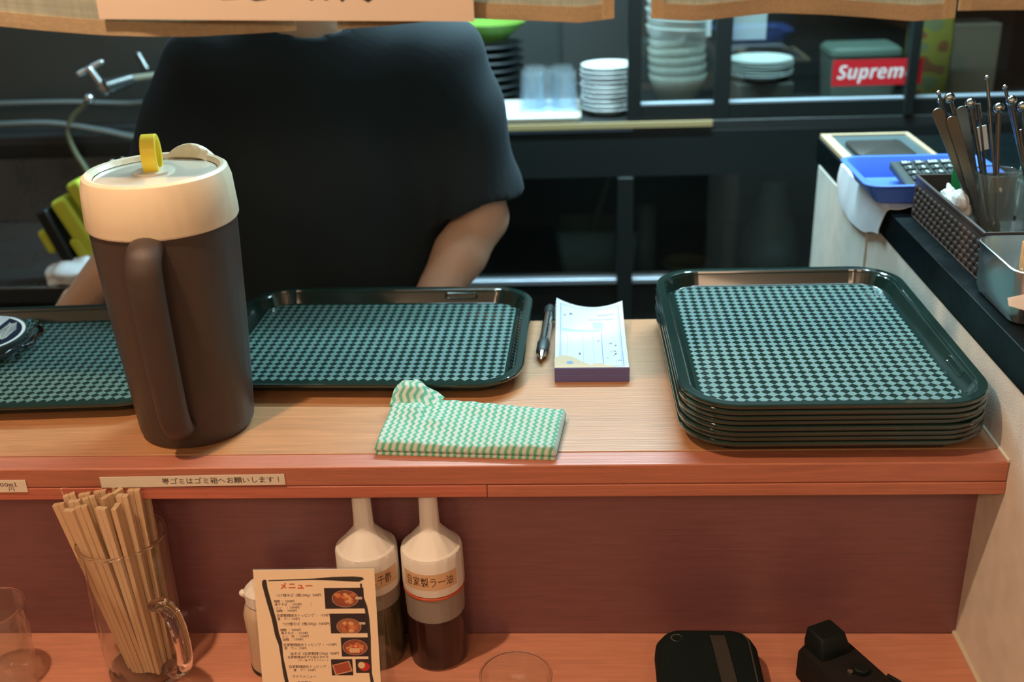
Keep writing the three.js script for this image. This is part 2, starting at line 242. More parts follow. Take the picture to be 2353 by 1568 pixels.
// ------------------------------------------------------------------ serving trays
const TW = 0.415, TD = 0.328, TH = 0.0215;
const trayShell = (() => {
  const a = TW / 2, b = TD / 2, ring = (k, y) => ({ a: a - k, b: b - k, r: Math.max(0.06 - k * 0.9, 0.02), y });
  return rrLoft([ring(0.028, 0), ring(0.0245, 0.0004), ring(0.0203, 0.0028), ring(0.0135, TH - 0.0042), ring(0.0115, TH - 0.0024), ring(0.0022, TH - 0.0022), ring(0.0022, TH - 0.0048), ring(0.0006, TH - 0.0048), ring(0, TH - 0.0026), ring(0.0004, TH - 0.0008), ring(0.0016, TH), ring(0.0098, TH), ring(0.0112, TH - 0.0008), ring(0.0121, TH - 0.0028), ring(0.0177, 0.0062), ring(0.0192, 0.0038), ring(0.022, 0.003)], { seg: 14, closeStart: true, closeEnd: true, crease: 0.13 });
})();
const trayDiamonds = (() => {          // the matt raised lozenges that alternate with the glossy ground
  const pos = [], nor = [], P = 0.0122, h = 0.0003, q = P * 0.505, a = TW / 2 - 0.0255, b = TD / 2 - 0.0255, y0 = 0.00298;
  const nx = Math.floor(a / P + 0.45), nz = Math.floor(b / P + 0.45);
  for (let i = -nx; i <= nx; i++) for (let j = -nz; j <= nz; j++) {
    const x = i * P, z = j * P, ex = Math.max(Math.abs(x) - (a - 0.03), 0), ez = Math.max(Math.abs(z) - (b - 0.03), 0); if (Math.hypot(ex, ez) > 0.034) continue;
    const c = [[q, 0], [0, q], [-q, 0], [0, -q]].map(([u, v]) => [Math.max(-a, Math.min(a, x + u)), Math.max(-b, Math.min(b, z + v))]);
    const top = c.map(([u, v]) => [u, y0 + h, v]), bot = c.map(([u, v]) => [u, y0 - 0.0002, v]);
    pos.push(...top[0], ...top[2], ...top[1], ...top[0], ...top[3], ...top[2]); for (let k = 0; k < 6; k++) nor.push(0, 1, 0);
    for (let k = 0; k < 4; k++) { const l = (k + 1) % 4, n = [c[k][0] + c[l][0] - 2 * x, 0, c[k][1] + c[l][1] - 2 * z], m = Math.hypot(...n) || 1; pos.push(...top[k], ...bot[l], ...bot[k], ...top[k], ...top[l], ...bot[l]); for (let e = 0; e < 6; e++) nor.push(n[0] / m, 0, n[2] / m); }
  }
  const g = new THREE.BufferGeometry(); g.setAttribute('position', new THREE.Float32BufferAttribute(pos, 3)); g.setAttribute('normal', new THREE.Float32BufferAttribute(nor, 3)); return uvMetres(g);
})();
const trayRibs = (() => {              // the row of small moulded ribs along one inner wall
  const o = []; for (let i = -10; i <= 10; i++) { const g = new THREE.CapsuleGeometry(0.0009, 0.0075, 3, 6); g.rotateZ(0.0); g.rotateX(0.6); g.rotateZ(0.45); g.translate(TW / 2 - 0.0158, 0.0128, i * 0.0098); g.deleteAttribute('uv'); o.push(g); }
  return uvMetres(merge(o));
})();
const traySocket = rrLoft([{ a: 0.0026, b: 0.021, r: 0.0025, y: 0 }, { a: 0.0036, b: 0.023, r: 0.0035, y: 0.0011 }, { a: 0.0052, b: 0.025, r: 0.005, y: 0 }], { seg: 5 });
function tray(label, x, y, z, turn, full, group) {
  const t = thing('serving_tray', label, 'tray', [x, y, z], turn, group);
  mesh('shell', trayShell, TRAY, t);
  if (full) {
    mesh('diamond_pattern', trayDiamonds, TRAYMAT, t).userData.kind = 'stuff';
    mesh('grip_ribs', trayRibs, TRAY, t);
    const s = mesh('stacking_lug', traySocket, TRAY, t); s.position.set(0.1, 0.0125, -(TD / 2 - 0.0156)); s.rotation.set(0, Math.PI / 2, 0); s.rotateZ(1.13);
  }
  return t;
}
tray('dark green diamond-patterned tray between the brown jug and the order pad', -0.2585, LEDGE, -1.3000, -0.03, true);
tray('dark green diamond-patterned tray holding the patterned dish, behind the brown jug', -0.694, LEDGE, -1.2490, 0.05, true);
{
  const n = 8, gap = 0.0063, words = ['bottom', 'second from the bottom', 'third from the bottom', 'fourth from the bottom', 'fifth from the bottom', 'sixth from the bottom', 'seventh from the bottom', 'topmost'];
  const off = [[0, 0], [0.001, -0.0008], [-0.0012, 0.0006], [0.0008, 0.001], [-0.0006, -0.0008], [0.001, 0.0004], [-0.0008, 0.0006], [0, 0]];
  for (let k = 0; k < n; k++) tray(k < n - 1 ? `dark green tray, ${words[k]} of the stack by the white wall` : 'topmost dark green tray of the tall stack by the white wall', 0.2852 + off[k][0], LEDGE + k * gap, -1.1926 + off[k][1], -Math.PI / 2, k === n - 1, 'stacked green trays');
}

// ------------------------------------------------------------------ the jug
{
  const body = M([0.055, 0.038, 0.031], 0.42, { bumpMap: fineBump, bumpScale: 0.00012 }), cream = M([0.78, 0.66, 0.48], 0.38, { physical: true });
  const t = thing('insulated_jug', 'tall dark brown plastic jug with cream lid and yellow loop', 'jug', [-0.4325, LEDGE, -1.0805], 0.0);
  mesh('body', lathe([[0, 0], [0.056, 0], [0.0615, 0.002], [0.0645, 0.008], [0.0655, 0.016], [0.0725, 0.13], [0.0765, 0.225], [0.0772, 0.252], [0.0735, 0.258], [0, 0.258]], 72), body, t);
  const hand = (() => {                // a broad strap handle facing the guests
    const c = new THREE.CatmullRomCurve3([[0, 0.243, 0.066], [0, 0.2415, 0.085], [0, 0.23, 0.0975], [0, 0.206, 0.101], [0, 0.15, 0.0985], [0, 0.095, 0.094], [0, 0.055, 0.088], [0, 0.036, 0.079], [0, 0.031, 0.06]].map((p) => new THREE.Vector3(...p)));
    const g = new THREE.TubeGeometry(c, 60, 0.012, 20); const p = g.attributes.position; for (let i = 0; i < p.count; i++) { const wide = 1.52 - 0.18 * Math.min(1, Math.max(0, (0.22 - p.getY(i)) / 0.2)); p.setX(i, p.getX(i) * wide); } g.computeVertexNormals(); return g;
  })();
  const h = mesh('handle', hand, body, t); h.rotation.y = 0.1;
  const lid = mesh('lid', lathe([[0.073, 0.249], [0.0785, 0.2495], [0.0798, 0.252], [0.0798, 0.258], [0.0778, 0.292], [0.0745, 0.3035], [0.071, 0.306], [0.0675, 0.305], [0.0655, 0.3025], [0.064, 0.3005]], 80, 0.6), cream, t);
  mesh('lid_panel', lathe([[0.0642, 0.2995], [0.062, 0.3005], [0.048, 0.3012], [0.02, 0.3005], [0.0, 0.3]], 64, 0.9), M([0.66, 0.62, 0.52], 0.16, { physical: true, clearcoat: 0.6, clearcoatRoughness: 0.08 }), lid);
  const hump = (() => { const g = grid(18, 10, (u, v) => { const a = (u - 0.5) * 0.9 - 1.32, w = Math.cos((u - 0.5) * Math.PI), r = 0.079 - v * 0.016, y = 0.293 + 0.0205 * Math.pow(w, 0.55) * Math.sin(Math.min(1, v * 1.5 + 0.35) * Math.PI / 2) - (v > 0.6 ? (v - 0.6) * 0.03 * w : 0); return [r * Math.cos(a), y, r * Math.sin(a)]; }); return thick(g, 0.004); })();
  mesh('spout_cover', hump, cream, lid);
  const loop = (() => { // the yellow ring pull, standing up out of the lid
    const s = new THREE.Shape(), W = 0.0165, H = 0.0215; s.absellipse(0, 0.0195, W, H, 0, Math.PI * 2);
    const hole = new THREE.Path(); hole.absellipse(0, 0.0195, W - 0.0042, H - 0.0046, 0, Math.PI * 2); s.holes.push(hole);
    const g = new THREE.ExtrudeGeometry(s, { depth: 0.0135, bevelEnabled: true, bevelSize: 0.0009, bevelThickness: 0.0009, bevelSegments: 2, curveSegments: 32 }); g.translate(0, 0, -0.00675); return g;
  })();
  const l = mesh('yellow_loop', loop, M([0.78, 0.6, 0.035], 0.45), lid); l.position.set(-0.004, 0.2985, -0.007); l.rotation.y = 1.72; l.userData.label = 'bright yellow ring pull';
  mesh('loop_boss', lathe([[0.022, 0.3], [0.021, 0.3025], [0.016, 0.3035], [0, 0.304]], 40, 0.8), M([0.66, 0.62, 0.52], 0.2), lid).position.set(-0.004, 0, -0.007);
}

// ------------------------------------------------------------------ patterned dish on the left tray
{
  const t = thing('glass_ashtray', 'clear scalloped glass dish holding the navy patterned lid, on a green tray', 'dish', [-0.79, LEDGE + 0.0037, -1.283], 0);
  const R = 0.074, g = new THREE.LatheGeometry([[0.0001, 0], [0.045, 0], [0.06, 0.004], [R, 0.017], [R + 0.001, 0.0215], [R - 0.003, 0.0235], [R - 0.009, 0.0205], [0.055, 0.009], [0.04, 0.0065], [0.0001, 0.0065]].map((p) => new THREE.Vector2(...p)), 96);
  const p = g.attributes.position; for (let i = 0; i < p.count; i++) { const x = p.getX(i), z = p.getZ(i), r = Math.hypot(x, z), a = Math.atan2(z, x), k = 1 + 0.03 * Math.sin(a * 12) * Math.max(0, (r - 0.05) / 0.024); p.setX(i, x * k); p.setZ(i, z * k); p.setY(i, p.getY(i) + 0.0018 * Math.cos(a * 12) * Math.max(0, (r - 0.055) / 0.02)); } g.computeVertexNormals();
  mesh('dish', g, SOLIDGLASS, t);
  const print = canvasTex(512, 512, (x, w) => {
    x.fillStyle = '#eef0ef'; x.fillRect(0, 0, w, w); x.fillStyle = '#1b2438'; x.beginPath(); x.arc(256, 256, 236, 0, 7); x.fill();
    x.strokeStyle = '#e9ebdf'; x.lineCap = 'round';
    const leaf = (cx, cy, ang, len) => { x.save(); x.translate(cx, cy); x.rotate(ang); x.lineWidth = 9; x.strokeStyle = '#cfd3b4'; x.beginPath(); x.moveTo(0, -len); x.lineTo(0, len); x.stroke(); x.strokeStyle = '#e6e9e4'; x.lineWidth = 7; for (let i = -5; i <= 5; i++) { const y = i * len / 5.5, l = 46 - Math.abs(i) * 5; for (const s of [-1, 1]) { x.beginPath(); x.moveTo(s * 9, y); x.lineTo(s * l, y - 22); x.stroke(); } } x.restore(); };
    leaf(400, 215, -0.15, 110); leaf(300, 380, 1.1, 80); leaf(150, 130, 0.7, 90); leaf(100, 330, -0.4, 80);
    x.fillStyle = '#c3c9cc'; x.save(); x.translate(270, 256); x.rotate(0.12); x.fillRect(-34, -250, 68, 500); x.restore(); x.fillStyle = '#e4e6e4'; for (let i = 0; i < 30; i++) { x.beginPath(); x.arc(90 + (i * 37) % 130, 90 + (i * 61) % 330, 7 + (i % 4) * 3, 0, 7); x.fill(); }
  });
  const s = thing('patterned_lid', 'round navy and white patterned lid with a grey band, in the glass dish', 'lid', [-0.792, LEDGE + 0.0106, -1.285], 0);
  mesh('rim', lathe([[0.0001, 0], [0.044, 0], [0.0555, 0.0135], [0.0575, 0.0205], [0.0572, 0.0215], [0.0555, 0.0215], [0.0552, 0.0205], [0.0001, 0.02]], 64), M([0.05, 0.075, 0.075], 0.25), s);
  const top = new THREE.CircleGeometry(0.0552, 64); top.rotateX(-Math.PI / 2); const m = mesh('printed_top', top, M([1, 1, 1], 0.35, { map: print }), s); m.position.y = 0.0211; s.rotation.set(0.06, 0, -0.03);
}

// ------------------------------------------------------------------ pen and order pad
{
  const t = thing('ballpoint_pen', 'clear and black ballpoint pen lying beside the order pad', 'pen', [-0.0283, LEDGE + 0.0088, -1.3167], 0); // points towards the guests
  const ax = Math.atan2(-0.0107, 0.1762); t.rotation.y = ax;
  const part = (n, pts, m) => { const g = lathe(pts.map(([a, b]) => [a * 1.55, b]), 28); g.rotateX(Math.PI / 2); return mesh(n, g, m, t); };
  part('tip', [[0.0001, 0.0888], [0.0006, 0.0885], [0.0011, 0.084], [0.0038, 0.0705], [0.0042, 0.07], [0.0001, 0.07]], MIRROR);
  part('grip', [[0.0001, 0.0702], [0.0042, 0.0702], [0.0052, 0.066], [0.0054, 0.05], [0.0056, 0.042], [0.0048, 0.034], [0.0001, 0.034]], M([0.012, 0.016, 0.018], 0.5));
  part('barrel', [[0.0001, 0.0342], [0.0047, 0.0342], [0.0047, -0.058], [0.0001, -0.058]], M([0.92, 0.94, 0.94], 0.05, { transmission: 1, thickness: 0.003, ior: 1.45 }));
  part('refill', [[0.0001, 0.034], [0.0021, 0.034], [0.0021, -0.02], [0.0028, -0.02], [0.0028, -0.055], [0.0001, -0.055]], M([0.25, 0.27, 0.28], 0.4));
  part('cap', [[0.0001, -0.0578], [0.005, -0.0578], [0.005, -0.081], [0.0035, -0.083], [0.0032, -0.088], [0.0001, -0.0885]], BLACK);
  mesh('clip', merge([capsuleBetween([0.0082, 0.002, -0.078], [0.0098, 0.0022, -0.038], 0.0017), cylBetween([0.003, 0.002, -0.077], [0.0084, 0.002, -0.077], 0.0017)]), BLACK, t);
}
{
  const x0 = -0.0146, x1 = 0.0765, zf = -1.1795, zr = -1.3715, H = 0.0175, W = x1 - x0, D = zf - zr;
  const t = thing('order_pad', 'white order pad with blue ruled form and violet bound edge', 'notepad', [(x0 + x1) / 2, LEDGE, (zf + zr) / 2], -0.008);
  const curl = (u, v, lift) => { const k = Math.max(0, (v - 0.3) / 0.7), s = Math.abs(u * 2 - 1.12); return lift * k * k * (0.003 + 0.0115 * s * s * k); };   // pages lift at the far corners
  const page = (lift, sh) => thick(grid(14, 20, (u, v) => [(u - 0.5) * W + sh * v, H + curl(u, v, lift), D / 2 - v * D]), 0.00018);
  mesh('page_block', span(-W / 2, W / 2, 0.0006, H - 0.0005, -D / 2, D / 2 - 0.0008, 0.0004), M([0.8, 0.8, 0.8], 0.9, { bumpMap: dataTex(64, 256, (u, v) => { const f = v * 64 % 1 > 0.5 ? 0.7 : 0.3; return [f, f, f]; }, false, 1, 60), bumpScale: 0.0002 }), t);
  mesh('page', page(0.55, -0.0012), PAPER, t).position.y = -0.0002;
  mesh('page', page(0.8, -0.0006), PAPER, t).position.y = 0.0001;
  const form = canvasTex(768, 1600, (x, w, h) => {
    x.fillStyle = '#c4c7ce'; x.fillRect(0, 0, w, h); x.strokeStyle = '#5f78b4'; x.lineWidth = 7; x.strokeRect(50, 60, w - 100, h - 110); x.lineWidth = 3; x.strokeRect(66, 76, w - 132, h - 142);
    x.fillStyle = '#9dbce0'; x.beginPath(); x.moveTo(66, 560); x.quadraticCurveTo(330, 660, 520, 600); x.lineTo(520, 650); x.quadraticCurveTo(330, 700, 66, 640); x.fill();
    x.fillStyle = '#7f9fd0'; for (let i = 0; i < 4; i++) x.fillRect(410 + (i % 2) * 6, 430 + i * 42, 120, 22);
    x.fillStyle = '#5d6785'; x.fillRect(470, 230, 190, 16); x.fillRect(360, 345, 300, 14); x.fillStyle = '#4a5c86'; x.fillRect(150, 210, 34, 34); x.fillRect(92, 250, 12, 40);
    x.strokeStyle = '#8fa0c4'; x.lineWidth = 4; for (const c of [130, 300, 410]) { x.beginPath(); x.moveTo(c, 690); x.lineTo(c, 1470); x.stroke(); } x.strokeStyle = '#4f68a4'; x.lineWidth = 6; x.beginPath(); x.moveTo(505, 690); x.lineTo(505, 1530); x.stroke();
    x.strokeStyle = '#23283c'; x.lineWidth = 8; const r = rng(5); for (const [cx, cy, n] of [[575, 980, 5], [640, 1010, 4], [590, 1200, 5], [620, 1290, 8], [640, 1430, 4], [250, 1250, 8], [460, 930, 2], [470, 1490, 2], [545, 1340, 2]]) { let px = cx, py = cy; x.beginPath(); x.moveTo(px, py); for (let i = 0; i < n; i++) { px += (r() - 0.3) * 26; py += (r() - 0.5) * 42; x.lineTo(px, py); if (r() < 0.35) x.moveTo(px + 12, py - 8); } x.stroke(); }
  });
  const tp = mesh('top_page', page(1.05, 0), M([1, 1, 1], 0.85, { map: form }), t); tp.position.y = 0.0006;
  const uv = tp.geometry.attributes.uv; for (let i = 0; i < uv.count; i++) uv.setY(i, uv.getY(i));
  const stub = new THREE.Shape(); stub.moveTo(-W / 2, 0); [[-W / 2 - 0.001, 0.03], [-W / 2 + 0.004, 0.036], [-W / 2 + 0.013, 0.0385], [-W / 2 + 0.021, 0.034], [-W / 2 + 0.028, 0.026], [-W / 2 + 0.036, 0.0165], [-W / 2 + 0.045, 0.0095], [-W / 2 + 0.05, 0.0135], [-W / 2 + 0.057, 0.0128], [-W / 2 + 0.062, 0.0085], [-W / 2 + 0.07, 0.006], [-W / 2 + 0.078, 0.0025], [-W / 2 + 0.085, 0.003], [W / 2, 0.001], [W / 2, 0]].forEach((p) => stub.lineTo(...p));
  const sg = new THREE.ExtrudeGeometry(stub, { depth: 0.0003, bevelEnabled: false }); sg.rotateX(-Math.PI / 2);
  const st = mesh('torn_stub', uvMetres(sg), M([0.56, 0.42, 0.28], 0.9), t); st.position.set(0, H + 0.0009, D / 2 - 0.0005); st.userData.label = 'torn tan page stub';
  const seal = new THREE.CylinderGeometry(0.0042, 0.0042, 0.0003, 24); mesh('blue_stamp', seal, M([0.16, 0.28, 0.45], 0.8), t).position.set(-W / 2 + 0.0185, H + 0.0013, D / 2 - 0.0165);
  mesh('binding', merge([span(-W / 2 - 0.0005, W / 2 + 0.0006, 0, 0.0098, D / 2 - 0.002, D / 2 + 0.0012, 0.0006), span(-W / 2 - 0.0005, W / 2 + 0.0006, 0.0095, H + 0.0012, D / 2 - 0.0022, D / 2 + 0.0004, 0.0006)]), M([0.11, 0.1, 0.27], 0.7), t);
}

// ------------------------------------------------------------------ folded dishcloth
{
  const corners = [[-0.2118, -1.0035], [-0.013, -0.9885], [-0.0015, -1.083], [-0.2065, -1.1235]];   // front left, front right, back right, back left
  const zig = dataTex(1024, 512, (u, v) => {
    const w = Math.abs(((v * 11) % 1) * 2 - 1) * 0.016, s = (u + w) * 25, f = s - Math.floor(s), n = nA(u * 200, v * 100, 200, 100) * 0.16, band = 0.5 + 0.5 * Math.cos((f - 0.5) * Math.PI * 2), k = Math.max(0, Math.min(1, (band + n - 0.5) * 2.4 + 0.12));
    return [0.79 - 0.42 * k, 0.81 - 0.12 * k, 0.77 - 0.2 * k];
  }, true);
  const cloth = M([1, 1, 1], 0.95, { map: zig, bumpMap: weaveBump, bumpScale: 0.0006, sheen: 0.3 });
  const t = thing('dishcloth', 'folded green and white zigzag striped dishcloth on the wooden ledge', 'cloth', [-0.11, LEDGE, -1.07], 0);
  const at = (u, v) => { const [a, b, c, d] = corners; return [0, 1].map((k) => (a[k] * (1 - u) + b[k] * u) * (1 - v) + (d[k] * (1 - u) + c[k] * u) * v); };
  const bump = (u, v) => 0.0013 * Math.sin(u * 9 + v * 4) * Math.sin(v * 6 + 1) + 0.006 * Math.exp(-((u - 0.16) ** 2 / 0.006 + (v - 0.72 + u * 0.5) ** 2 / 0.02)) + 0.004 * Math.exp(-((u - 0.28) ** 2 / 0.004 + (v - 0.45) ** 2 / 0.008)) - 0.0045 * Math.exp(-((u - 0.22) ** 2 / 0.002 + (v - 0.52 - u * 0.3) ** 2 / 0.02)) + 0.0025 * Math.exp(-((u - 0.52) ** 2 / 0.01 + (v - 0.8) ** 2 / 0.01));
  const edgeR = (v, e) => Math.sqrt(Math.max(0, 1 - Math.pow(Math.max(0, 1 - v / e), 2)));
  const layer = (y, h, vmax, inset, lump) => {  // one soft pad of folded cloth with a rounded front fold
    const top = grid(90, 50, (u, v0) => { const v = v0 * vmax, [x, z] = at(inset + u * (1 - 2 * inset), v); const ru = Math.min(edgeR(u, 0.02), edgeR(1 - u, 0.02)), rv = Math.min(edgeR(v0, 0.07), edgeR(1 - v0, 0.03)); return [x + 0.11, y + h * (0.25 + 0.75 * ru * rv) + lump * bump(u, v) * ru * rv + 0.0006 * Math.sin(u * 60 + v * 5) * rv, z + 1.07]; });
    const bot = grid(24, 4, (u, v0) => { const v = v0 * vmax, [x, z] = at(inset + u * (1 - 2 * inset), v), e = v0 === 0 ? 0.0015 : 0; return [x + 0.11, y + 0.0002, z + 1.07 - e]; });
    const side = []; const ring = (f) => { const o = []; for (let i = 0; i <= 40; i++) o.push(f(i / 40, 0)); for (let i = 1; i <= 20; i++) o.push(f(1, i / 20)); for (let i = 39; i >= 0; i--) o.push(f(i / 40, 1)); for (let i = 19; i >= 1; i--) o.push(f(0, i / 20)); return o; };
    const R1 = ring((u, v0) => { const v = v0 * vmax, [x, z] = at(inset + u * (1 - 2 * inset), v); return [x + 0.11, y + h * 0.25 + (v0 === 0 || v0 === 1 ? 0 : 0), z + 1.07, u, v0]; }), R0 = R1.map((p) => [p[0], y + 0.0002, p[2] + 0, p[3], p[4]]);
    const pos = [], uv = []; for (let i = 0; i < R1.length; i++) { const j = (i + 1) % R1.length; for (const p of [R1[i], R0[j], R0[i], R1[i], R1[j], R0[j]]) { pos.push(p[0], p[1], p[2]); uv.push(p[3], p[4] * vmax); } }
    const s = new THREE.BufferGeometry(); s.setAttribute('position', new THREE.Float32BufferAttribute(pos, 3)); s.setAttribute('uv', new THREE.Float32BufferAttribute(uv, 2)); s.computeVertexNormals();
    return merge([top, bot, s]);
  };
  mesh('lower_layers', layer(0, 0.0075, 0.93, 0.004, 0.2), cloth, t);
  mesh('upper_fold', layer(0.0058, 0.0085, 0.98, 0.0, 1), cloth, t);
  // the turned-up corner at the back left
  const cg = thick(grid(30, 24, (u, v) => { const rise = u < 0.34 ? 0.6 + 0.4 * Math.sin(u / 0.34 * Math.PI / 2) : Math.pow(Math.cos((u - 0.34) / 0.66 * Math.PI / 2), 1.3), x = -0.0985 + u * 0.058 + v * 0.010 * rise * (0.5 - u) + v * 0.004, z = -0.026 - v * 0.029 + 0.008 * u; const y = 0.0126 + 0.0205 * rise * Math.pow(Math.sin(Math.min(1, v * 1.12) * Math.PI * 0.56), 1.7) + 0.0014 * Math.sin(u * 17 + v * 6) * v; return [x, y, z]; }), 0.003);
  { const uv = cg.attributes.uv; for (let i = 0; i < uv.count; i++) uv.setXY(i, uv.getX(i) * 0.26, uv.getY(i) * 0.25); }
  mesh('turned_corner', cg, cloth, t);
}

// ------------------------------------------------------------------ guest table: chopsticks in a glass mug
{
  const cx = -0.5, cz = -0.973, H = 0.188;
  const t = thing('beer_mug', 'clear glass beer mug holding wooden chopsticks on the guest table', 'mug', [cx, TABLE, cz], 0);
  mesh('body', lathe([[0, 0.0], [0.043, 0.0], [0.0455, 0.003], [0.0462, 0.012], [0.0465, 0.06], [0.0482, H - 0.004], [0.0479, H - 0.0008], [0.0468, H], [0.0454, H - 0.001], [0.0446, H - 0.006], [0.0428, 0.06], [0.0418, 0.018], [0.038, 0.0135], [0, 0.0125]], 72, 0.7), GLASS, t);
  mesh('rim', new THREE.TorusGeometry(0.047, 0.0021, 12, 72).rotateX(Math.PI / 2), SOLIDGLASS, t).position.y = H + 0.0008;
  mesh('foot', lathe([[0, 0.0005], [0.0415, 0.0005], [0.0445, 0.003], [0.0445, 0.01], [0.04, 0.0122], [0, 0.0122]], 64, 0.6), SOLIDGLASS, t);
  const hc = new THREE.CatmullRomCurve3([[0.044, 0.114, 0], [0.058, 0.12, 0], [0.074, 0.114, 0], [0.0825, 0.094, 0], [0.083, 0.066, 0], [0.077, 0.042, 0], [0.063, 0.029, 0], [0.0445, 0.028, 0]].map((p) => new THREE.Vector3(...p)));
  const hg = new THREE.TubeGeometry(hc, 48, 0.0078, 16); { const p = hg.attributes.position; for (let i = 0; i < p.count; i++) p.setZ(i, p.getZ(i) * 1.25); hg.computeVertexNormals(); }
  mesh('handle', hg, SOLIDGLASS, t).rotation.y = -0.62;
  // the chopsticks: each pair is two square sticks joined along one side
  const woods = [[0.66, 0.46, 0.27], [0.62, 0.42, 0.24], [0.69, 0.5, 0.31]].map((c) => M(c, 0.75, { bumpMap: grainBump, bumpScale: 0.0002 }));
  const stick = (() => { const o = []; for (const s of [-1, 1]) { const g = new RoundedBoxGeometry(0.0063, 0.2, 0.0058, 1, 0.0004); const p = g.attributes.position; for (let i = 0; i < p.count; i++) { const k = 1 - 0.28 * (0.5 - p.getY(i) / 0.2); p.setX(i, p.getX(i) * k + s * (0.0033 - 0.0022 * (1 - k))); p.setZ(i, p.getZ(i) * k); } g.computeVertexNormals(); o.push(g); } const m = merge(o); m.translate(0, 0.1, 0); return m; })();
  const R = rng(77); let made = 0; const spots = [];
  // tops are laid out on rows so that neighbours touch and do not cross
  for (let row = 0; row < 6; row++) { const n = [4, 5, 5, 5, 5, 4][row]; for (let i = 0; i < n; i++) spots.push([(i - (n - 1) / 2) * 0.0148 + (row % 2 ? 0.003 : -0.002), (row - 2.5) * 0.0116]); }
  for (const [tx, tz] of spots) {
    const c = made === 0 ? null : 1, lenY = 0.229 + R() * 0.012, jx = (R() - 0.5) * 0.003, jz = (R() - 0.5) * 0.002;
    const B = new THREE.Vector3(cx + 0.006 + tx * 0.62, TABLE + 0.0146, cz + tz * 0.7), T = new THREE.Vector3(cx - 0.0115 + tx * 1.16 + jx, B.y + 0.2, cz + tz * 1.04 - 0.003 + jz);
    const m = mesh('chopstick_pair', stick, woods[made % 3]); m.position.copy(B); m.scale.y = lenY / 0.2;
    m.quaternion.setFromUnitVectors(new THREE.Vector3(0, 1, 0), T.sub(B).normalize()); m.rotateY((R() - 0.5) * 1.0 + (made % 5 === 2 ? 1.2 : 0.15));
    tag(m, 'pale wooden disposable chopstick pair standing in the glass mug', 'chopsticks', 'chopsticks in the glass mug'); made++;
  }
}
// water tumbler at the left end and empty tumbler at the front
function tumbler(label, x, z, r, h, level) {
  const t = thing('water_glass', label, 'glass', [x, TABLE, z]);
  mesh('tumbler', lathe([[0, 0], [r * 0.8, 0], [r * 0.84, 0.002], [r * 0.99, h - 0.001], [r * 0.975, h], [r * 0.955, h - 0.001], [r * 0.8, 0.01], [r * 0.74, 0.0075], [0, 0.007]], 64, 0.7), GLASS, t);
  mesh('rim', new THREE.TorusGeometry(r * 0.972, 0.0013, 12, 72).rotateX(Math.PI / 2), SOLIDGLASS, t).position.y = h;
  if (level) mesh('water', lathe([[0, 0.0072], [r * 0.735, 0.0077], [r * 0.797, 0.0102], [r * (0.8 + 0.155 * (level - 0.01) / (h - 0.011)) - 0.0003, level], [0, level]], 64, 0.7), WATER, t);
  return t;
}
tumbler('clear tumbler filled with water standing left of the chopstick mug', -0.656, -0.944, 0.0385, 0.112, 0.086);
tumbler('empty clear tumbler standing in the open on the guest table', -0.0585, -0.8745, 0.0385, 0.08, 0.012);

// ------------------------------------------------------------------ condiment bottles
function labelBand(r0, r1, y0, y1, a0, a1, tex) {
  const g = new THREE.CylinderGeometry(r1, r0, y1 - y0, 40, 1, true, a0, a1 - a0); g.translate(0, (y0 + y1) / 2, 0);
  return [g, M([1, 1, 1], 0.6, { map: tex, side: THREE.DoubleSide })];
}
function condiment(label, x, z, turn, text, fill, level, fluid, ring) {
  const t = thing('condiment_bottle', label, 'bottle', [x, TABLE, z], turn), r = 0.0345;
  const wall = M([0.56, 0.49, 0.43], 0.4, { transmission: 0.5, thickness: 0.0, ior: 1.35 });
  mesh('bottle', lathe([[0, 0.0], [0.029, 0.0], [0.0335, 0.003], [r, 0.009], [r, 0.04], [r - 0.0006, 0.07], [r, 0.1], [r - 0.001, 0.117], [0.031, 0.121]], 64, 0.7), wall, t);
  mesh('contents', lathe([[0, 0.0003], [0.0292, 0.0003], [0.0338, 0.0032], [0.0347, 0.009], [0.0347, 0.04], [0.0343, 0.07], [0.0346, level], [0, level]], 56, 0.7), fluid, t);
  if (ring) mesh('seal_ring', new THREE.TorusGeometry(0.0335, 0.0022, 10, 56).rotateX(Math.PI / 2), M([0.55, 0.1, 0.03], 0.4), t).position.y = 0.1035;
  const cap = mesh('cap', lathe([[0.0325, 0.106], [0.0354, 0.107], [0.0358, 0.111], [0.0353, 0.152], [0.0343, 0.1555], [0.0325, 0.157], [0.0315, 0.1572], [0.0140, 0.178], [0.0122, 0.181], [0.0112, 0.186], [0.0104, 0.222], [0.0098, 0.2235], [0.0001, 0.2235]], 64, 0.45), WHITEPL, t);
  const tex = canvasTex(640, 140, (c, w, h) => { c.fillStyle = '#d9b48c'; c.fillRect(0, 0, w, h); c.strokeStyle = c.fillStyle = '#4b3327'; const n = [...text].length, s = Math.min(86, 560 / n); write(c, text, (w - n * s * 1.08) / 2, (h - s) / 2, s, 0.085, 1.08); });
  const [g, m] = labelBand(0.0360, 0.0357, 0.1175, 0.1385, -0.95, 0.95, tex); mesh('paper_label', g, m, cap).userData.label = 'tan label with Japanese lettering';
  return t;
}
condiment('squeeze bottle of dark red chilli oil with white spout and tan label', -0.1575, -1.0035, 0.0, '自家製ラー油', 0, 0.066, M([0.028, 0.008, 0.007], 0.3, { clearcoat: 0.3 }), true);
condiment('squeeze bottle of murky brown vinegar standing behind the menu stand', -0.2325, -1.0035, 0.32, '極旨煮干酢', 0.048, 0.086, M([1, 1, 1], 0.35, { map: dataTex(128, 128, (u, v) => { const n = 0.6 * nA(u * 7, v * 5, 7, 5) + 0.4 * nB(u * 22, v * 16, 22, 16), k = n > 0.55 ? 1 : n > 0.42 ? 0.5 : 0; return [0.36 - 0.1 * k, 0.31 - 0.06 * k, 0.25 - 0.1 * k]; }, true, 2, 1) }), false);
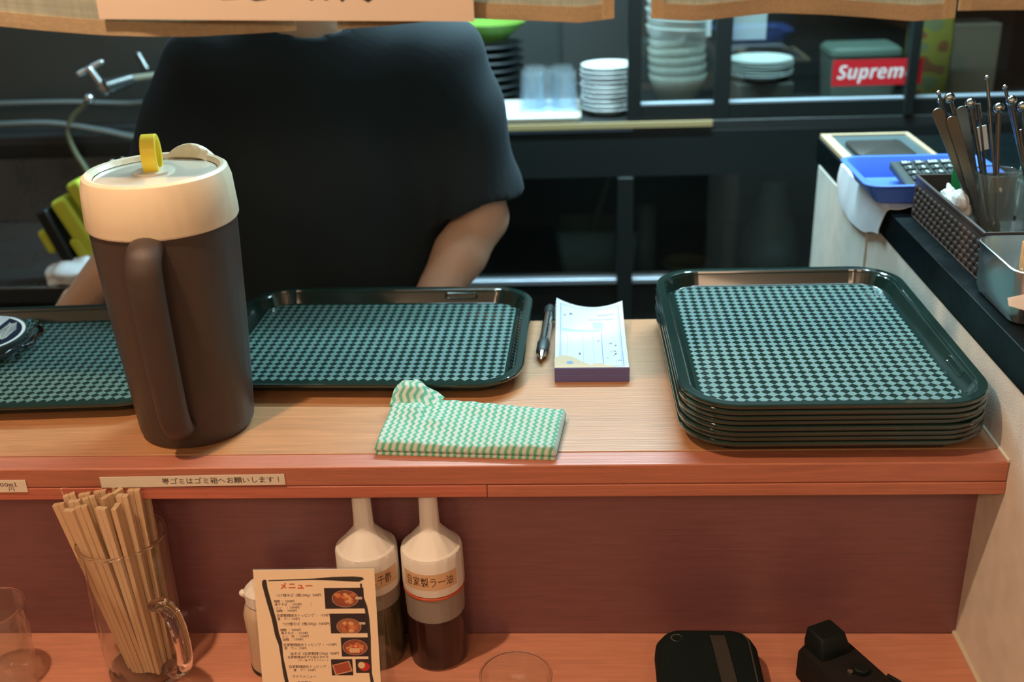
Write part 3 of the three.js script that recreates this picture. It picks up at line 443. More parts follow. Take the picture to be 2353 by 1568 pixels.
{
  const t = thing('sauce_bottle', 'small beige sauce bottle with white pointed cap half hidden by the menu stand', 'bottle', [-0.352, TABLE, -0.985]);
  mesh('base_ring', lathe([[0, 0], [0.026, 0], [0.0275, 0.002], [0.0275, 0.006], [0, 0.006]], 40), BLACK, t);
  mesh('bottle', lathe([[0, 0.0058], [0.0268, 0.0058], [0.0272, 0.01], [0.0262, 0.05], [0.0272, 0.078], [0.0245, 0.088], [0.02, 0.094], [0, 0.095]], 48, 0.7), M([0.55, 0.42, 0.3], 0.5), t);
  mesh('cap', lathe([[0.0205, 0.093], [0.0225, 0.095], [0.0225, 0.109], [0.018, 0.114], [0.008, 0.117], [0.006, 0.12], [0, 0.1205]], 40, 0.6), WHITEPL, t);
  mesh('cap_tab', capsuleBetween([-0.019, 0.099, 0.0], [-0.0245, 0.1035, 0.002], 0.0045), WHITEPL, t);
}

// ------------------------------------------------------------------ menu stand
{
  const W = 0.1285, H = 0.184, t = thing('menu_stand', 'clear acrylic stand with a printed Japanese menu card before the bottles', 'menu', [-0.2685, TABLE + 0.0065, -0.8745], 0.012);
  t.rotation.x = 0; const lean = -0.2;
  const sheet = (n, g, m, z) => { const o = mesh(n, g, m, t); o.position.set(0, 0, z); o.rotation.x = lean; return o; };
  const card = canvasTex(920, 1316, (x, w, h) => {
    x.fillStyle = '#ead6b8'; x.fillRect(0, 0, w, h);
    const brush = (pts) => { x.fillStyle = '#2f2c29'; x.beginPath(); pts.forEach(([a, b], i) => x[i ? 'lineTo' : 'moveTo'](a, b)); x.closePath(); x.fill(); };
    brush([[62, 92], [78, 78], [96, 84], [100, 150], [128, 300], [150, 420], [160, 520], [178, 600], [178, 720], [196, 860], [214, 1010], [214, 1180], [232, 1316], [196, 1316], [190, 1180], [186, 1010], [166, 860], [158, 720], [150, 620], [128, 540], [112, 400], [82, 250], [60, 120]]);
    brush([[110, 84], [300, 78], [450, 74], [600, 62], [760, 60], [826, 66], [840, 84], [800, 104], [720, 100], [600, 92], [450, 86], [300, 88], [110, 92]]);
    brush([[806, 118], [820, 118], [826, 220], [850, 300], [862, 400], [864, 560], [858, 700], [856, 860], [876, 1000], [880, 1150], [900, 1316], [852, 1316], [850, 1150], [846, 1000], [834, 860], [836, 700], [840, 560], [838, 400], [826, 300], [808, 220]]);
    x.strokeStyle = x.fillStyle = '#c4502f'; write(x, 'メニュー', 196, 104, 56, 0.17, 1.15);
    x.strokeStyle = x.fillStyle = '#4a322c';
    const L = (s, px, py, z = 24) => { x.strokeStyle = x.fillStyle = '#4a322c'; write(x, s, px, py, z, 0.1, 1.02); };
    L('●つけ麺そば (麺200g) 900円', 130, 196, 27); L('麺製 : 1000円', 140, 246); L('煮干そば : 1050円 人気!', 144, 272); L('メンマ : 1080円', 150, 298); L('油麺 : 1000円', 152, 324);
    L('自家製麺組合トッピング : +150円', 152, 362, 26); L('煮ツグー 250円', 156, 392); L('●つけ麺そば (麺200g) 1000円', 162, 432, 27); L('麺製 : 1080円', 172, 484); L('煮干そば : 1150円', 176, 510); L('メンマ好 : 1180円', 180, 536); L('油麺 : 1100円', 184, 562);
    L('自家製麺組合トッピング : +150円', 186, 606, 26); L('煮ツグー 250円', 192, 636); L('●油そば (自家製麺250g) 900円', 206, 680, 27); L('自家製麺油好きな組み合わせ', 212, 710); L('(ラー油 サイドメニュー)', 290, 738, 20); L('自家製麺組合トッピング : +150円', 214, 790, 26); L('煮ツグー 250円', 250, 820); L('サイドメニュー', 236, 872, 26); L('●自家製干', 246, 926, 27); L('並 : 300円', 250, 976); L('大 : 350円', 250, 1004); L('●ミニトッピングメニュー', 256, 1060, 26); L('ミニサイドメニュー : 300円', 270, 1102, 26); L('サイドメニュー', 290, 1140); L('麺箱トッピングは', 590, 1062, 30); L('お好きな組み合わせ', 590, 1104, 30);
    const photo = (px, py, pw, ph, kind) => {
      x.save(); x.beginPath(); x.rect(px, py, pw, ph); x.clip(); x.fillStyle = '#2b2024'; x.fillRect(px, py, pw, ph); const cx = px + pw * (kind === 0 ? 0.52 : 0.5), cy = py + ph * (kind === 1 ? 0.66 : 0.52), rx = Math.min(pw * 0.44, kind < 2 ? pw * 0.33 : 99), ry = ph * 0.4;
      const el = (f, c, dx = 0, dy = 0, fy = f) => { x.fillStyle = c; x.beginPath(); x.ellipse(cx + dx * rx, cy + dy * ry, rx * f, ry * fy, 0, 0, 7); x.fill(); }, q = rng(px + py);
      if (kind < 3) { el(1.02, '#c99a7c'); el(0.96, '#5e3428'); el(0.9, kind === 1 ? '#a0623f' : '#8c4a33'); for (let i = 0; i < 26; i++) el(0.1 + q() * 0.14, ['#b8683f', '#c87a4a', '#9a4a34', '#d3a26f'][i % 4], (q() - 0.5) * 1.2, (q() - 0.5) * 1.1); if (kind === 2) { el(0.2, '#d7552f', 0.05, -0.15); el(0.12, '#e9a26a', 0.05, -0.15); for (let i = 0; i < 4; i++) el(0.13, '#d9b089', -0.35 + i * 0.2, 0.4, 0.34); } if (kind < 2) { x.fillStyle = '#c9b7a4'; x.fillRect(px + pw * 0.78, py + ph * 0.44, pw * 0.17, ph * 0.12); } }
      if (kind === 3) { x.save(); x.translate(cx, cy); x.rotate(-0.25); x.fillStyle = '#c79878'; x.fillRect(-pw * 0.42, -ph * 0.3, pw * 0.84, ph * 0.66); x.fillStyle = '#9b4a33'; x.fillRect(-pw * 0.36, -ph * 0.25, pw * 0.72, ph * 0.54); x.restore(); }
      if (kind === 4) { el(0.95, '#3a2a28'); el(0.78, '#b72c24', 0.1, 0.08); el(0.5, '#d9c29a', -0.3, -0.2, 0.6); }
      x.restore();
    };
    photo(530, 152, 300, 170, 0); photo(560, 362, 282, 164, 1); photo(632, 560, 212, 160, 2); photo(545, 742, 166, 136, 3); photo(734, 742, 122, 116, 4);
  });
  const g = new THREE.BoxGeometry(W, H, 0.0007); g.translate(0, H / 2 + 0.002, 0); const pl = PAPER;
  const cardMesh = new THREE.Mesh(g, [pl, pl, pl, pl, M([1, 1, 1], 0.55, { map: card }), pl]); cardMesh.name = 'menu_card'; cardMesh.castShadow = cardMesh.receiveShadow = true; cardMesh.position.set(-0.0005, 0, 0.0005); cardMesh.rotation.x = lean; t.add(cardMesh);
  sheet('front_pane', span(-W / 2 - 0.003, W / 2 + 0.0062, 0, H + 0.0022, -0.0009, 0.0009, 0.0008), ACRYLIC, -0.0022);
  const back = mesh('back_leg', span(-W / 2 - 0.003, W / 2 + 0.0062, 0, 0.16, -0.0009, 0.0009, 0.0008), ACRYLIC, t); back.rotation.x = 0.13; back.position.set(0, 0, -0.0585);
  mesh('base', span(-W / 2 - 0.003, W / 2 + 0.0062, -0.006, -0.0035, -0.062, 0.012, 0.001), ACRYLIC, t);
  t.position.y = TABLE + 0.0062;
}

// ------------------------------------------------------------------ pouch and camera at the right
{
  const t = thing('zip_pouch', 'black fabric pouch with grey webbing stripes lying near the white wall', 'pouch', [0.1535, TABLE, -0.9225], -0.015);
  const fab = M([0.005, 0.011, 0.011], 0.9, { physical: true, specularIntensity: 0.3, bumpMap: weaveBump, bumpScale: 0.0004 }), web = M([0.05, 0.045, 0.036], 0.9, { bumpMap: weaveBump, bumpScale: 0.0006 });
  mesh('body', rrLoft([{ a: 0.045, b: 0.066, r: 0.02, y: 0 }, { a: 0.054, b: 0.0745, r: 0.026, y: 0.004 }, { a: 0.0585, b: 0.0785, r: 0.029, y: 0.016 }, { a: 0.0575, b: 0.0775, r: 0.028, y: 0.03 }, { a: 0.052, b: 0.073, r: 0.025, y: 0.0395 }, { a: 0.043, b: 0.064, r: 0.02, y: 0.0442 }, { a: 0.02, b: 0.03, r: 0.015, y: 0.046 }], { closeStart: true, closeEnd: true, crease: 1.1 }), fab, t);
  const strip = (x, w, tilt) => thick(grid(4, 30, (u, v) => { const z = -0.0795 + v * 0.16, k = Math.max(0, (-z - 0.05) / 0.03), y = 0.0472 - 0.0035 * Math.pow(Math.abs(z) / 0.07, 4) - k * k * 0.018; return [x + (u - 0.5) * w + tilt * z, Math.max(0.012, y), Math.max(z, -0.0795)]; }), 0.0014);
  mesh('webbing_stripe', strip(0.0155, 0.0165, 0.05), web, t);
  mesh('side_band', thick(grid(4, 34, (u, v) => { const a = -1.5 + v * 3.0, z = -Math.cos(a * 0.0 + 0) * 0 - 0.07 + v * 0.14, end = Math.max(0, (Math.abs(z) - 0.048) / 0.03); return [0.0475 + u * 0.0075 - end * end * 0.012, 0.0425 - u * 0.0125 - end * end * 0.006, z]; }), 0.0014), web, t);
  mesh('snap_badge', lathe([[0, 0.0], [0.0072, 0], [0.0072, 0.0012], [0.006, 0.002], [0.0052, 0.0012], [0, 0.0012]], 28), M([0.07, 0.065, 0.05], 0.5), t).position.set(-0.0335, 0.0428, -0.054);
}
{
  const fab = M([0.005, 0.009, 0.009], 0.6, { physical: true, specularIntensity: 0.4 }), lea = M([0.012, 0.01, 0.01], 0.8, { physical: true, specularIntensity: 0.4, bumpMap: fineBump, bumpScale: 0.0006 });
  const t = thing('compact_camera', 'black compact camera with a strap lying beside the pouch', 'camera', [0.3085, TABLE, -0.9255], 0);
  const body = mesh('body', rrLoft([{ a: 0.03, b: 0.062, r: 0.012, y: 0 }, { a: 0.032, b: 0.064, r: 0.013, y: 0.003 }, { a: 0.031, b: 0.064, r: 0.012, y: 0.032 }, { a: 0.028, b: 0.061, r: 0.011, y: 0.039 }, { a: 0.022, b: 0.055, r: 0.008, y: 0.041 }], { closeStart: true, closeEnd: true, crease: 0.7 }), lea, t); body.rotation.y = 0.46;
  mesh('flash_head', rrLoft([{ a: 0.019, b: 0.0165, r: 0.004, y: 0, dz: 0 }, { a: 0.0195, b: 0.017, r: 0.004, y: 0.01 }, { a: 0.0165, b: 0.014, r: 0.0035, y: 0.0245, dz: -0.003 }, { a: 0.015, b: 0.0125, r: 0.003, y: 0.026, dz: -0.003 }], { closeStart: true, closeEnd: true, crease: 0.6 }), fab, body).position.set(-0.003, 0.0395, -0.0435);
  mesh('dial', lathe([[0, 0], [0.0085, 0], [0.0085, 0.006], [0.007, 0.0075], [0, 0.0075]], 28), fab, body).position.set(0.006, 0.0405, 0.003);
  mesh('shutter_button', lathe([[0, 0], [0.003, 0], [0.003, 0.003], [0, 0.0035]], 20), STEEL, body).position.set(-0.006, 0.041, 0.0);
  for (const [k, w] of [[0, 0.0], [1, 0.012]]) mesh('strap', (() => { const g = tube([[0.036, 0.034, -0.002 + w], [0.05, 0.03, 0.008 + w], [0.066, 0.012, 0.016 + w * 1.5], [0.082, 0.004, 0.03 + w * 2], [0.1, 0.003, 0.05 + w * 2.4], [0.112, 0.003, 0.09 + w]], 0.0026, 40, 8); return g; })(), fab, t);
}

// ------------------------------------------------------------------ the split curtain overhead and its paper banner
{
  const linen = dataTex(512, 512, (u, v) => { const f = 0.80 + 0.07 * (nA(u * 250, v * 8, 250, 8) - 0.5) + 0.07 * (nB(u * 8, v * 250, 8, 250) - 0.5) + 0.05 * (nC(u * 5, v * 5, 5, 5) - 0.5); return [f, f * 0.95, f * 0.85]; }, true);
  const cloth = M([0.82, 0.88, 0.88], 0.95, { map: linen, bumpMap: weaveBump, bumpScale: 0.0004, transmission: 0.6, thickness: 0 }), hem = M([0.86, 0.74, 0.56], 0.95, { map: linen, bumpMap: weaveBump, bumpScale: 0.0004, transmission: 0.12, thickness: 0 });
  const Z0 = -1.0, TOP = 1.93;
  function panel(label, x0, x1, bottom, wave) {   // bottom: list of [x, y] along its lower edge
    const t = thing('noren_curtain', label, 'curtain', [0, 0, 0], 0, 'split curtain panels'), low = (x) => { for (let i = 0; i + 1 < bottom.length; i++) if (x <= bottom[i + 1][0] || i + 2 === bottom.length) { const [a, b] = [bottom[i], bottom[i + 1]], k = (x - a[0]) / (b[0] - a[0]); return a[1] + (b[1] - a[1]) * k; } };
    const zz = (x, y) => Z0 + wave * Math.sin(x * 13 + 1) * (TOP - y) / 0.45 + 0.0012 * Math.sin(x * 61);
    const sheet = (ya, yb, xa, xb, off, th, nu = 40, nv = 16) => thick(grid(nu, nv, (u, v) => { const x = xa + (xb - xa) * u, l = low(x), y = ya(l) + (yb(l) - ya(l)) * v; return [x, y, zz(x, y) + off]; }), th);
    const HEM = 0.0135, m = mesh('cloth', sheet((l) => l + HEM * 0.4, () => TOP, x0 + 0.003, x1 - 0.003, 0, 0.0006), cloth, t);
    mesh('bottom_hem', sheet((l) => l, (l) => l + HEM, x0, x1, 0.0006, 0.0022, 40, 3), hem, t);
    for (const [a, b] of [[x0, x0 + 0.011], [x1 - 0.011, x1]]) mesh('side_hem', sheet((l) => l, () => TOP, a, b, 0.0007, 0.0022, 2, 16), hem, t);
    return t;
  }
  panel('pale linen curtain panel at the far left, under the paper banner', -0.95, -0.2466, [[-0.95, 1.49], [-0.6, 1.482], [-0.5231, 1.4773], [-0.4299, 1.4668], [-0.3441, 1.4621], [-0.2466, 1.4641]], 0.006);
  panel('pale linen curtain panel mostly hidden behind the paper banner', -0.2072, 0.0465, [[-0.2072, 1.4645], [-0.16, 1.4665], [-0.0804, 1.472], [-0.0604, 1.4698], [0.0147, 1.4652], [0.047, 1.4681]], 0.004);
  panel('pale linen curtain panel with orange hems before the bowl cabinet', 0.0796, 0.3511, [[0.0796, 1.4672], [0.1208, 1.4637], [0.1906, 1.4678], [0.2372, 1.4649], [0.315, 1.4567], [0.3511, 1.4587]], 0.006);
  panel('pale linen curtain panel at the far right above the cutlery', 0.3535, 0.9, [[0.3535, 1.465], [0.4103, 1.4645], [0.6, 1.462], [0.9, 1.465]], 0.005);
  const rod = thing('curtain_rod', 'dark wooden rod carrying the split curtain', 'rod'); mesh('rod', cylBetween([-2.29, TOP + 0.004, Z0], [2.09, TOP + 0.004, Z0], 0.012), M([0.06, 0.035, 0.02], 0.6), rod);
  const b = thing('paper_banner', 'cream paper banner with black Japanese lettering fixed across the curtain', 'banner', [0, 0, 0]), bx0 = -0.4225, bx1 = -0.0795, by0 = 1.4725, by1 = 1.58;
  const tex = canvasTex(1600, 512, (x, w, h) => { x.fillStyle = '#d6c6b4'; x.fillRect(0, 0, w, h); x.strokeStyle = x.fillStyle = '#2c1c1c'; write(x, 'ありがとう', 300, 30, 150, 0.12, 1.05); write(x, 'ございます。', 500, 305, 126, 0.13, 1.0); });
  const g = grid(20, 6, (u, v) => { const x = bx0 + (bx1 - bx0) * u; return [x, by0 - 0.003 * u + 0.0092 * (1 - u) * (1 - v) + (by1 - by0) * v, Z0 + 0.0125 + 0.0015 * Math.sin(u * 5)]; });
  const m = mesh('paper', thick(g, 0.0004), M([1, 1, 1], 0.85, { map: tex, transmission: 0.12, thickness: 0 }), b);
}

// ------------------------------------------------------------------ the black counter on the right and what stands on it
{
  const t = thing('register_counter', 'long black laminate counter top on the white half wall', 'counter');
  mesh('slab', span(WALLX - 0.0015, 1.0, SLAB0, SLAB, -1.925, 0.4, 0.0016), BLACKLAM, t);
  const f = thing('framed_mat', 'tan wooden framed mat at the far end of the black counter', 'mat', [0.5395, SLAB, -1.822], 0), tan = M([0.55, 0.4, 0.24], 0.7, { bumpMap: grainBump, bumpScale: 0.0002 });
  for (const [x0, x1, z0, z1] of [[-0.078, 0.078, -0.098, -0.088], [-0.078, 0.078, 0.088, 0.098], [-0.078, -0.062, -0.0878, 0.0878], [0.07, 0.078, -0.0878, 0.0878]]) mesh('frame_side', span(x0, x1, 0, 0.008, z0, z1, 0.001), tan, f);
  mesh('panel', span(-0.0618, 0.0698, 0, 0.005, -0.0878, 0.0878, 0.0005), M([0.09, 0.13, 0.14], 0.35), f);
  const k = thing('black_wallet', 'flat dark leather wallet lying on the framed mat', 'wallet', [0.532, SLAB + 0.0052, -1.79], 0);
  mesh('cover', rrLoft([{ a: 0.046, b: 0.05, r: 0.006, y: 0 }, { a: 0.047, b: 0.051, r: 0.007, y: 0.003 }, { a: 0.0465, b: 0.0505, r: 0.007, y: 0.008 }, { a: 0.045, b: 0.049, r: 0.006, y: 0.009 }], { closeStart: true, closeEnd: true }), M([0.025, 0.022, 0.017], 0.55), k);
  mesh('clasp', lathe([[0, 0], [0.003, 0], [0.003, 0.002], [0, 0.0025]], 16), STEEL, k).position.set(0.034, 0.009, -0.04);
}
{ // paper towel hanging over the counter's edge, under the blue tray
  const R = noise2(91), g = thick(grid(44, 40, (u, v) => {
    const z = -1.728 + u * 0.262, s = v * 0.195, lip = 0.012, zig = 0.5 + 0.5 * Math.sin(u * 3.0 + 0.4), drop = 0.036 + 0.03 * zig * (u < 0.72 ? 1 : Math.max(0.25, 1 - (u - 0.72) * 2.6)); let x, y;
    const over = WALLX - 0.0045, flat = 0.145 * (1 - 0), q = s - flat;
    if (q < 0) { x = over + (flat - s); y = SLAB + 0.0028 + 0.0035 * R(u * 9, v * 9, 64, 64) * (u > 0.75 ? 1.5 : 0.35); }
    else { const k = Math.min(1, q / 0.05); x = over - 0.004 * Math.sin(k * 2.2) - 0.003 * R(u * 8 + 9, v * 6, 64, 64); y = SLAB + 0.0028 - k * drop; }
    return [x, y, z + (q > 0 ? q * 0.35 * (0.3 - u) : 0)];
  }), 0.0011);
  const t = mesh('paper_towel', g, M([0.74, 0.8, 0.86], 0.95, { bumpMap: weaveBump, bumpScale: 0.0008 })); tag(t, 'white paper towel hanging over the black counter edge under the blue tray', 'towel');
}
{
  const t = thing('coin_tray', 'bright blue plastic coin tray holding the calculator', 'tray', [0.5295, SLAB + 0.0062, -1.5515], 0.0), m = M([0.085, 0.21, 0.82], 0.4);
  const k = (o, y, r) => ({ a: 0.1065 - o, b: 0.0885 - o, r, y });
  mesh('shell', rrLoft([k(0.026, 0, 0.012), k(0.023, 0.001, 0.014), k(0.021, 0.003, 0.015), k(0.008, 0.0285, 0.022), k(0.0015, 0.0295, 0.026), k(0, 0.0305, 0.027), k(0.0006, 0.0318, 0.027), k(0.002, 0.0322, 0.026), k(0.009, 0.0318, 0.021), k(0.0105, 0.0305, 0.02), k(0.0228, 0.0055, 0.014), k(0.0245, 0.0032, 0.013), k(0.028, 0.0028, 0.012)], { closeStart: true, closeEnd: true, crease: 0.5, seg: 8 }), m, t);
}
{
  const t = thing('calculator', 'dark grey desk calculator with white key legends in the blue tray', 'calculator', [0.5515, SLAB + 0.0165, -1.5565], 0.04), body = M([0.03, 0.042, 0.04], 0.5);
  t.rotation.x = 0.15; const W = 0.058;
  mesh('body', rrLoft([{ a: W - 0.004, b: 0.046, r: 0.005, y: 0.001 }, { a: W, b: 0.05, r: 0.006, y: 0.005 }, { a: W, b: 0.05, r: 0.006, y: 0.0125 }, { a: W - 0.0015, b: 0.0485, r: 0.005, y: 0.0142 }], { closeStart: true, closeEnd: true, crease: 0.5 }), body, t);
  mesh('side_rail', span(-W + 0.001, -W + 0.0095, 0.0135, 0.0152, -0.048, 0.048, 0.0008), M([0.05, 0.07, 0.066], 0.4), t);
  const keyGeo = rrLoft([{ a: 0.0078, b: 0.0066, r: 0.0015, y: 0 }, { a: 0.0076, b: 0.0064, r: 0.0015, y: 0.003 }, { a: 0.0066, b: 0.0054, r: 0.0015, y: 0.0038 }], { closeEnd: true, seg: 3 }), keyMat = M([0.02, 0.028, 0.027], 0.45), marks = {};
  const mark = (s) => marks[s] ??= M([1, 1, 1], 0.6, { map: canvasTex(96, 64, (x, w, h) => { x.fillStyle = '#20302e'; x.fillRect(0, 0, w, h); x.fillStyle = '#eef4ee'; x.font = `bold ${s.length > 2 ? 44 : 70}px sans-serif`; x.textAlign = 'center'; x.textBaseline = 'middle'; x.fillText(s, w / 2, h / 2 + 3); }) });
  const legend = [['M+', 'M-', 'MR', 'MC', '%'], ['7', '8', '9', 'C', '+/-'], ['4', '5', '6', 'x', '/'], ['1', '2', '3', '+', '-'], ['0', '00', '.', '=', 'AC']], top = new THREE.PlaneGeometry(0.0128, 0.0098); top.rotateX(-Math.PI / 2);
  for (let r = 0; r < 5; r++) for (let c = 0; c < 5; c++) { const k = mesh('key', keyGeo, keyMat, t); k.position.set(-0.037 + c * 0.0198, 0.0142, -0.037 + r * 0.0182); const p = mesh('key_legend', top, mark(legend[r][c]), k); p.position.y = 0.0041; }
}
{
  const t = thing('wicker_basket', 'dark brown woven plastic basket holding cups of cutlery', 'basket', [0, 0, 0]), br = M([0.055, 0.036, 0.029], 0.5);
  const x0 = 0.4835, x1 = 0.67, z0 = -1.448, z1 = -1.19, h = 0.058, w = 0.0022;
  mesh('bottom', span(x0, x1, SLAB, SLAB + 0.0025, z0, z1, 0.001), br, t);
  for (const [a, b, c, d] of [[x0, x0 + w, z0, z1], [x1 - w, x1, z0, z1], [x0 + w, x1 - w, z0, z0 + w], [x0 + w, x1 - w, z1 - w, z1]]) mesh('side_wall', span(a, b, SLAB, SLAB + h, c, d, 0.0008), br, t);
  mesh('rim', merge([span(x0 - 0.0012, x0 + 0.003, SLAB + h - 0.003, SLAB + h + 0.0012, z0 - 0.001, z1 + 0.001, 0.001), span(x1 - 0.003, x1 + 0.0012, SLAB + h - 0.003, SLAB + h + 0.0012, z0 - 0.001, z1 + 0.001, 0.001), span(x0, x1, SLAB + h - 0.003, SLAB + h + 0.0012, z0 - 0.0012, z0 + 0.003, 0.001), span(x0, x1, SLAB + h - 0.003, SLAB + h + 0.0012, z1 - 0.003, z1 + 0.0012, 0.001), span(x0 - 0.0015, x0 + 0.001, SLAB, SLAB + 0.003, z0, z1, 0.0008)]), br, t);
  const knob = new THREE.CylinderGeometry(0.0038, 0.0062, 0.0026, 4, 1); knob.rotateY(Math.PI / 4); const o = [];
  for (let r = 0; r < 5; r++) for (let c = 0; c < 16; c++) { const z = z0 + 0.008 + c * 0.0158 + (r % 2 ? 0.0079 : 0); if (z > z1 - 0.004) continue; const g = knob.clone(); g.scale(1, 1, 1.15); g.rotateZ(Math.PI / 2); g.translate(x0 - 0.0008, SLAB + 0.0085 + r * 0.0085, z); o.push(g); }
  for (let r = 0; r < 5; r++) for (let c = 0; c < 12; c++) { const x = x0 + 0.008 + c * 0.0158 + (r % 2 ? 0.0079 : 0); if (x > x1 - 0.004) continue; const g = knob.clone(); g.rotateX(Math.PI / 2); g.translate(x, SLAB + 0.0085 + r * 0.0085, z1 + 0.0008); o.push(g); }
  mesh('weave', uvMetres(merge(o)), br, t).userData.kind = 'stuff';
}
const clearCup = (label, x, z, r, h) => { const t = thing('cutlery_cup', label, 'cup', [x, SLAB + 0.003, z], 0, 'cutlery cups'); mesh('cup', lathe([[0, 0], [r * 0.86, 0], [r * 0.9, 0.002], [r, h - 0.001], [r * 0.985, h], [r * 0.96, h - 0.001], [r * 0.86, 0.005], [r * 0.8, 0.004], [0, 0.004]], 48, 0.7), M([0.84, 0.88, 0.86], 0.04, { transmission: 0.94, thickness: 0, ior: 1.5 }), t); mesh('rim', new THREE.TorusGeometry(r * 0.985, 0.0011, 10, 56).rotateX(Math.PI / 2), SOLIDGLASS, t).position.y = h; return t; };
clearCup('clear plastic cup crammed with steel cutlery nearest the basket side', 0.5535, -1.352, 0.0285, 0.084);
clearCup('clear plastic cup of steel cutlery beside another cutlery cup', 0.618, -1.36, 0.0285, 0.084);
clearCup('small empty clear glass beside the green card in the basket', 0.5555, -1.4225, 0.019, 0.06);
{
  const R = rng(31), dark = M([0.3, 0.31, 0.3], 0.22, { metalness: 1 });
  // [kind, top x, top y, top z, base x, base z]
  const list = [['ball', 0.4834, 1.3146, -1.36, 0.5475, -1.349], ['thin', 0.4709, 1.3203, -1.365, 0.5455, -1.355], ['thin', 0.4749, 1.3094, -1.37, 0.5495, -1.363], ['knife', 0.469, 1.3013, -1.36, 0.543, -1.343], ['ball', 0.5101, 1.3069, -1.36, 0.5555, -1.348], ['knife', 0.4988, 1.3033, -1.36, 0.551, -1.366], ['knife', 0.4852, 1.2927, -1.352, 0.5435, -1.334], ['fork', 0.521, 1.3055, -1.365, 0.561, -1.364], ['thin', 0.5338, 1.3348, -1.38, 0.5605, -1.335], ['ball', 0.5429, 1.3022, -1.352, 0.5555, -1.333], ['ball', 0.5645, 1.3071, -1.37, 0.612, -1.353], ['ball', 0.575, 1.3014, -1.36, 0.6115, -1.366], ['thin', 0.5556, 1.3235, -1.375, 0.618, -1.36], ['knife', 0.5798, 1.2711, -1.365, 0.615, -1.345], ['ball', 0.597, 1.305, -1.37, 0.6215, -1.37], ['knife', 0.63, 1.31, -1.375, 0.624, -1.355]];
  const names = { ball: ['bar_spoon', 'steel bar spoon with a round ball end standing in a clear cup', 'spoon'], thin: ['cocktail_pick', 'thin bright steel rod standing in a clear cup', 'pick'], knife: ['table_knife', 'flat steel table knife standing handle up in a clear cup', 'knife'], fork: ['table_fork', 'steel fork handle with a wrapped paper sleeve in a clear cup', 'fork'] };
  for (const [kind, tx, ty, tz, bx, bz] of list) {
    const A = new THREE.Vector3(bx, SLAB + 0.0095, bz), B = new THREE.Vector3(tx, ty, tz), L = A.distanceTo(B), [n, l, c] = names[kind], t = thing(n, l, c, A.toArray(), 0, 'cutlery in the clear cups');
    t.quaternion.setFromUnitVectors(new THREE.Vector3(0, 1, 0), B.clone().sub(A).normalize());
    if (kind === 'ball') { mesh('rod', cylBetween([0, 0, 0], [0, L, 0], 0.002, 0.0032, 12), dark, t); mesh('ball_end', new THREE.SphereGeometry(0.0068, 24, 16), MIRROR, t).position.y = L; mesh('bowl', new THREE.SphereGeometry(0.0055, 16, 10).scale(1, 1.6, 0.3), dark, t).position.y = 0.009; }
    else if (kind === 'thin') { mesh('rod', cylBetween([0, 0, 0], [0, L, 0], 0.0014, 0.0022, 10), dark, t); mesh('tip', new THREE.SphereGeometry(0.0032, 16, 10), MIRROR, t).position.y = L; }
    else if (kind === 'knife') { const s = new THREE.Shape(); s.moveTo(-0.0034, 0); s.lineTo(0.0034, 0); s.lineTo(0.0066, L - 0.008); s.quadraticCurveTo(0.0066, L, 0, L); s.quadraticCurveTo(-0.0066, L, -0.0066, L - 0.008); s.lineTo(-0.0034, 0); const g = new THREE.ExtrudeGeometry(s, { depth: 0.0016, bevelEnabled: true, bevelSize: 0.0006, bevelThickness: 0.0006, bevelSegments: 2 }); g.translate(0, 0, -0.0008); mesh('blade_and_handle', g, dark, t).rotation.y = -0.5 + R() * 0.5; }
    else { mesh('handle', cylBetween([0, 0, 0], [0, L, 0], 0.0016, 0.0024, 12), dark, t); mesh('tines', merge([-0.003, 0, 0.003].map((x) => cylBetween([x, L - 0.02, 0], [x, L, 0], 0.0008, 0.0006, 8))), STEEL, t); mesh('paper_sleeve', span(-0.008, 0.008, L - 0.062, L - 0.03, -0.0012, 0.0012, 0.0006), PAPER, t).rotation.y = 0.2; }
  }
  const R2 = noise2(55), tis = new THREE.IcosahedronGeometry(1, 24), p = tis.attributes.position; for (let i = 0; i < p.count; i++) { const x = p.getX(i), y = p.getY(i), z = p.getZ(i), f = 0.72 + 0.5 * Math.abs(R2(x * 2.2 + 7, y * 2.2 + z * 2.1 + 9, 64, 64) - 0.5) * 1.6 + 0.18 * R2(x * 6 + 20, z * 6 + y * 5 + 20, 64, 64); p.setXYZ(i, x * f * 0.0165, y * f * 0.027, z * f * 0.03); } tis.computeVertexNormals();
  const m = mesh('paper_tissue', toCreasedNormals(tis, 0.5), M([0.8, 0.79, 0.78], 0.95)); m.position.set(0.5055, SLAB + 0.036, -1.362); m.rotation.y = 0.2; tag(m, 'crumpled white paper tissue tucked in the brown basket', 'tissue');
  const gc = mesh('green_card', span(-0.0115, 0.0115, 0, 0.075, -0.0006, 0.0006, 0.0003), M([0.02, 0.36, 0.1], 0.6)); gc.position.set(0.541, SLAB + 0.0032, -1.4425); gc.rotation.x = 0.02; tag(gc, 'bright green card standing at the back of the basket', 'card');
  const jar = thing('small_jar', 'small glass jar of copper coloured powder with a green lid behind the cutlery', 'jar', [0.6325, SLAB + 0.0028, -1.4245]);
  mesh('glass', lathe([[0, 0], [0.018, 0], [0.02, 0.003], [0.02, 0.05], [0.016, 0.056], [0, 0.056]], 36), M([0.85, 0.9, 0.88], 0.1, { transmission: 0.6, thickness: 0 }), jar); mesh('powder', lathe([[0, 0.002], [0.0175, 0.002], [0.0188, 0.004], [0.0188, 0.036], [0, 0.038]], 32), M([0.4, 0.16, 0.07], 0.8), jar); mesh('lid', lathe([[0, 0.0555], [0.0185, 0.0555], [0.019, 0.058], [0.019, 0.068], [0.016, 0.072], [0, 0.0725]], 36), M([0.1, 0.28, 0.22], 0.4), jar);
}
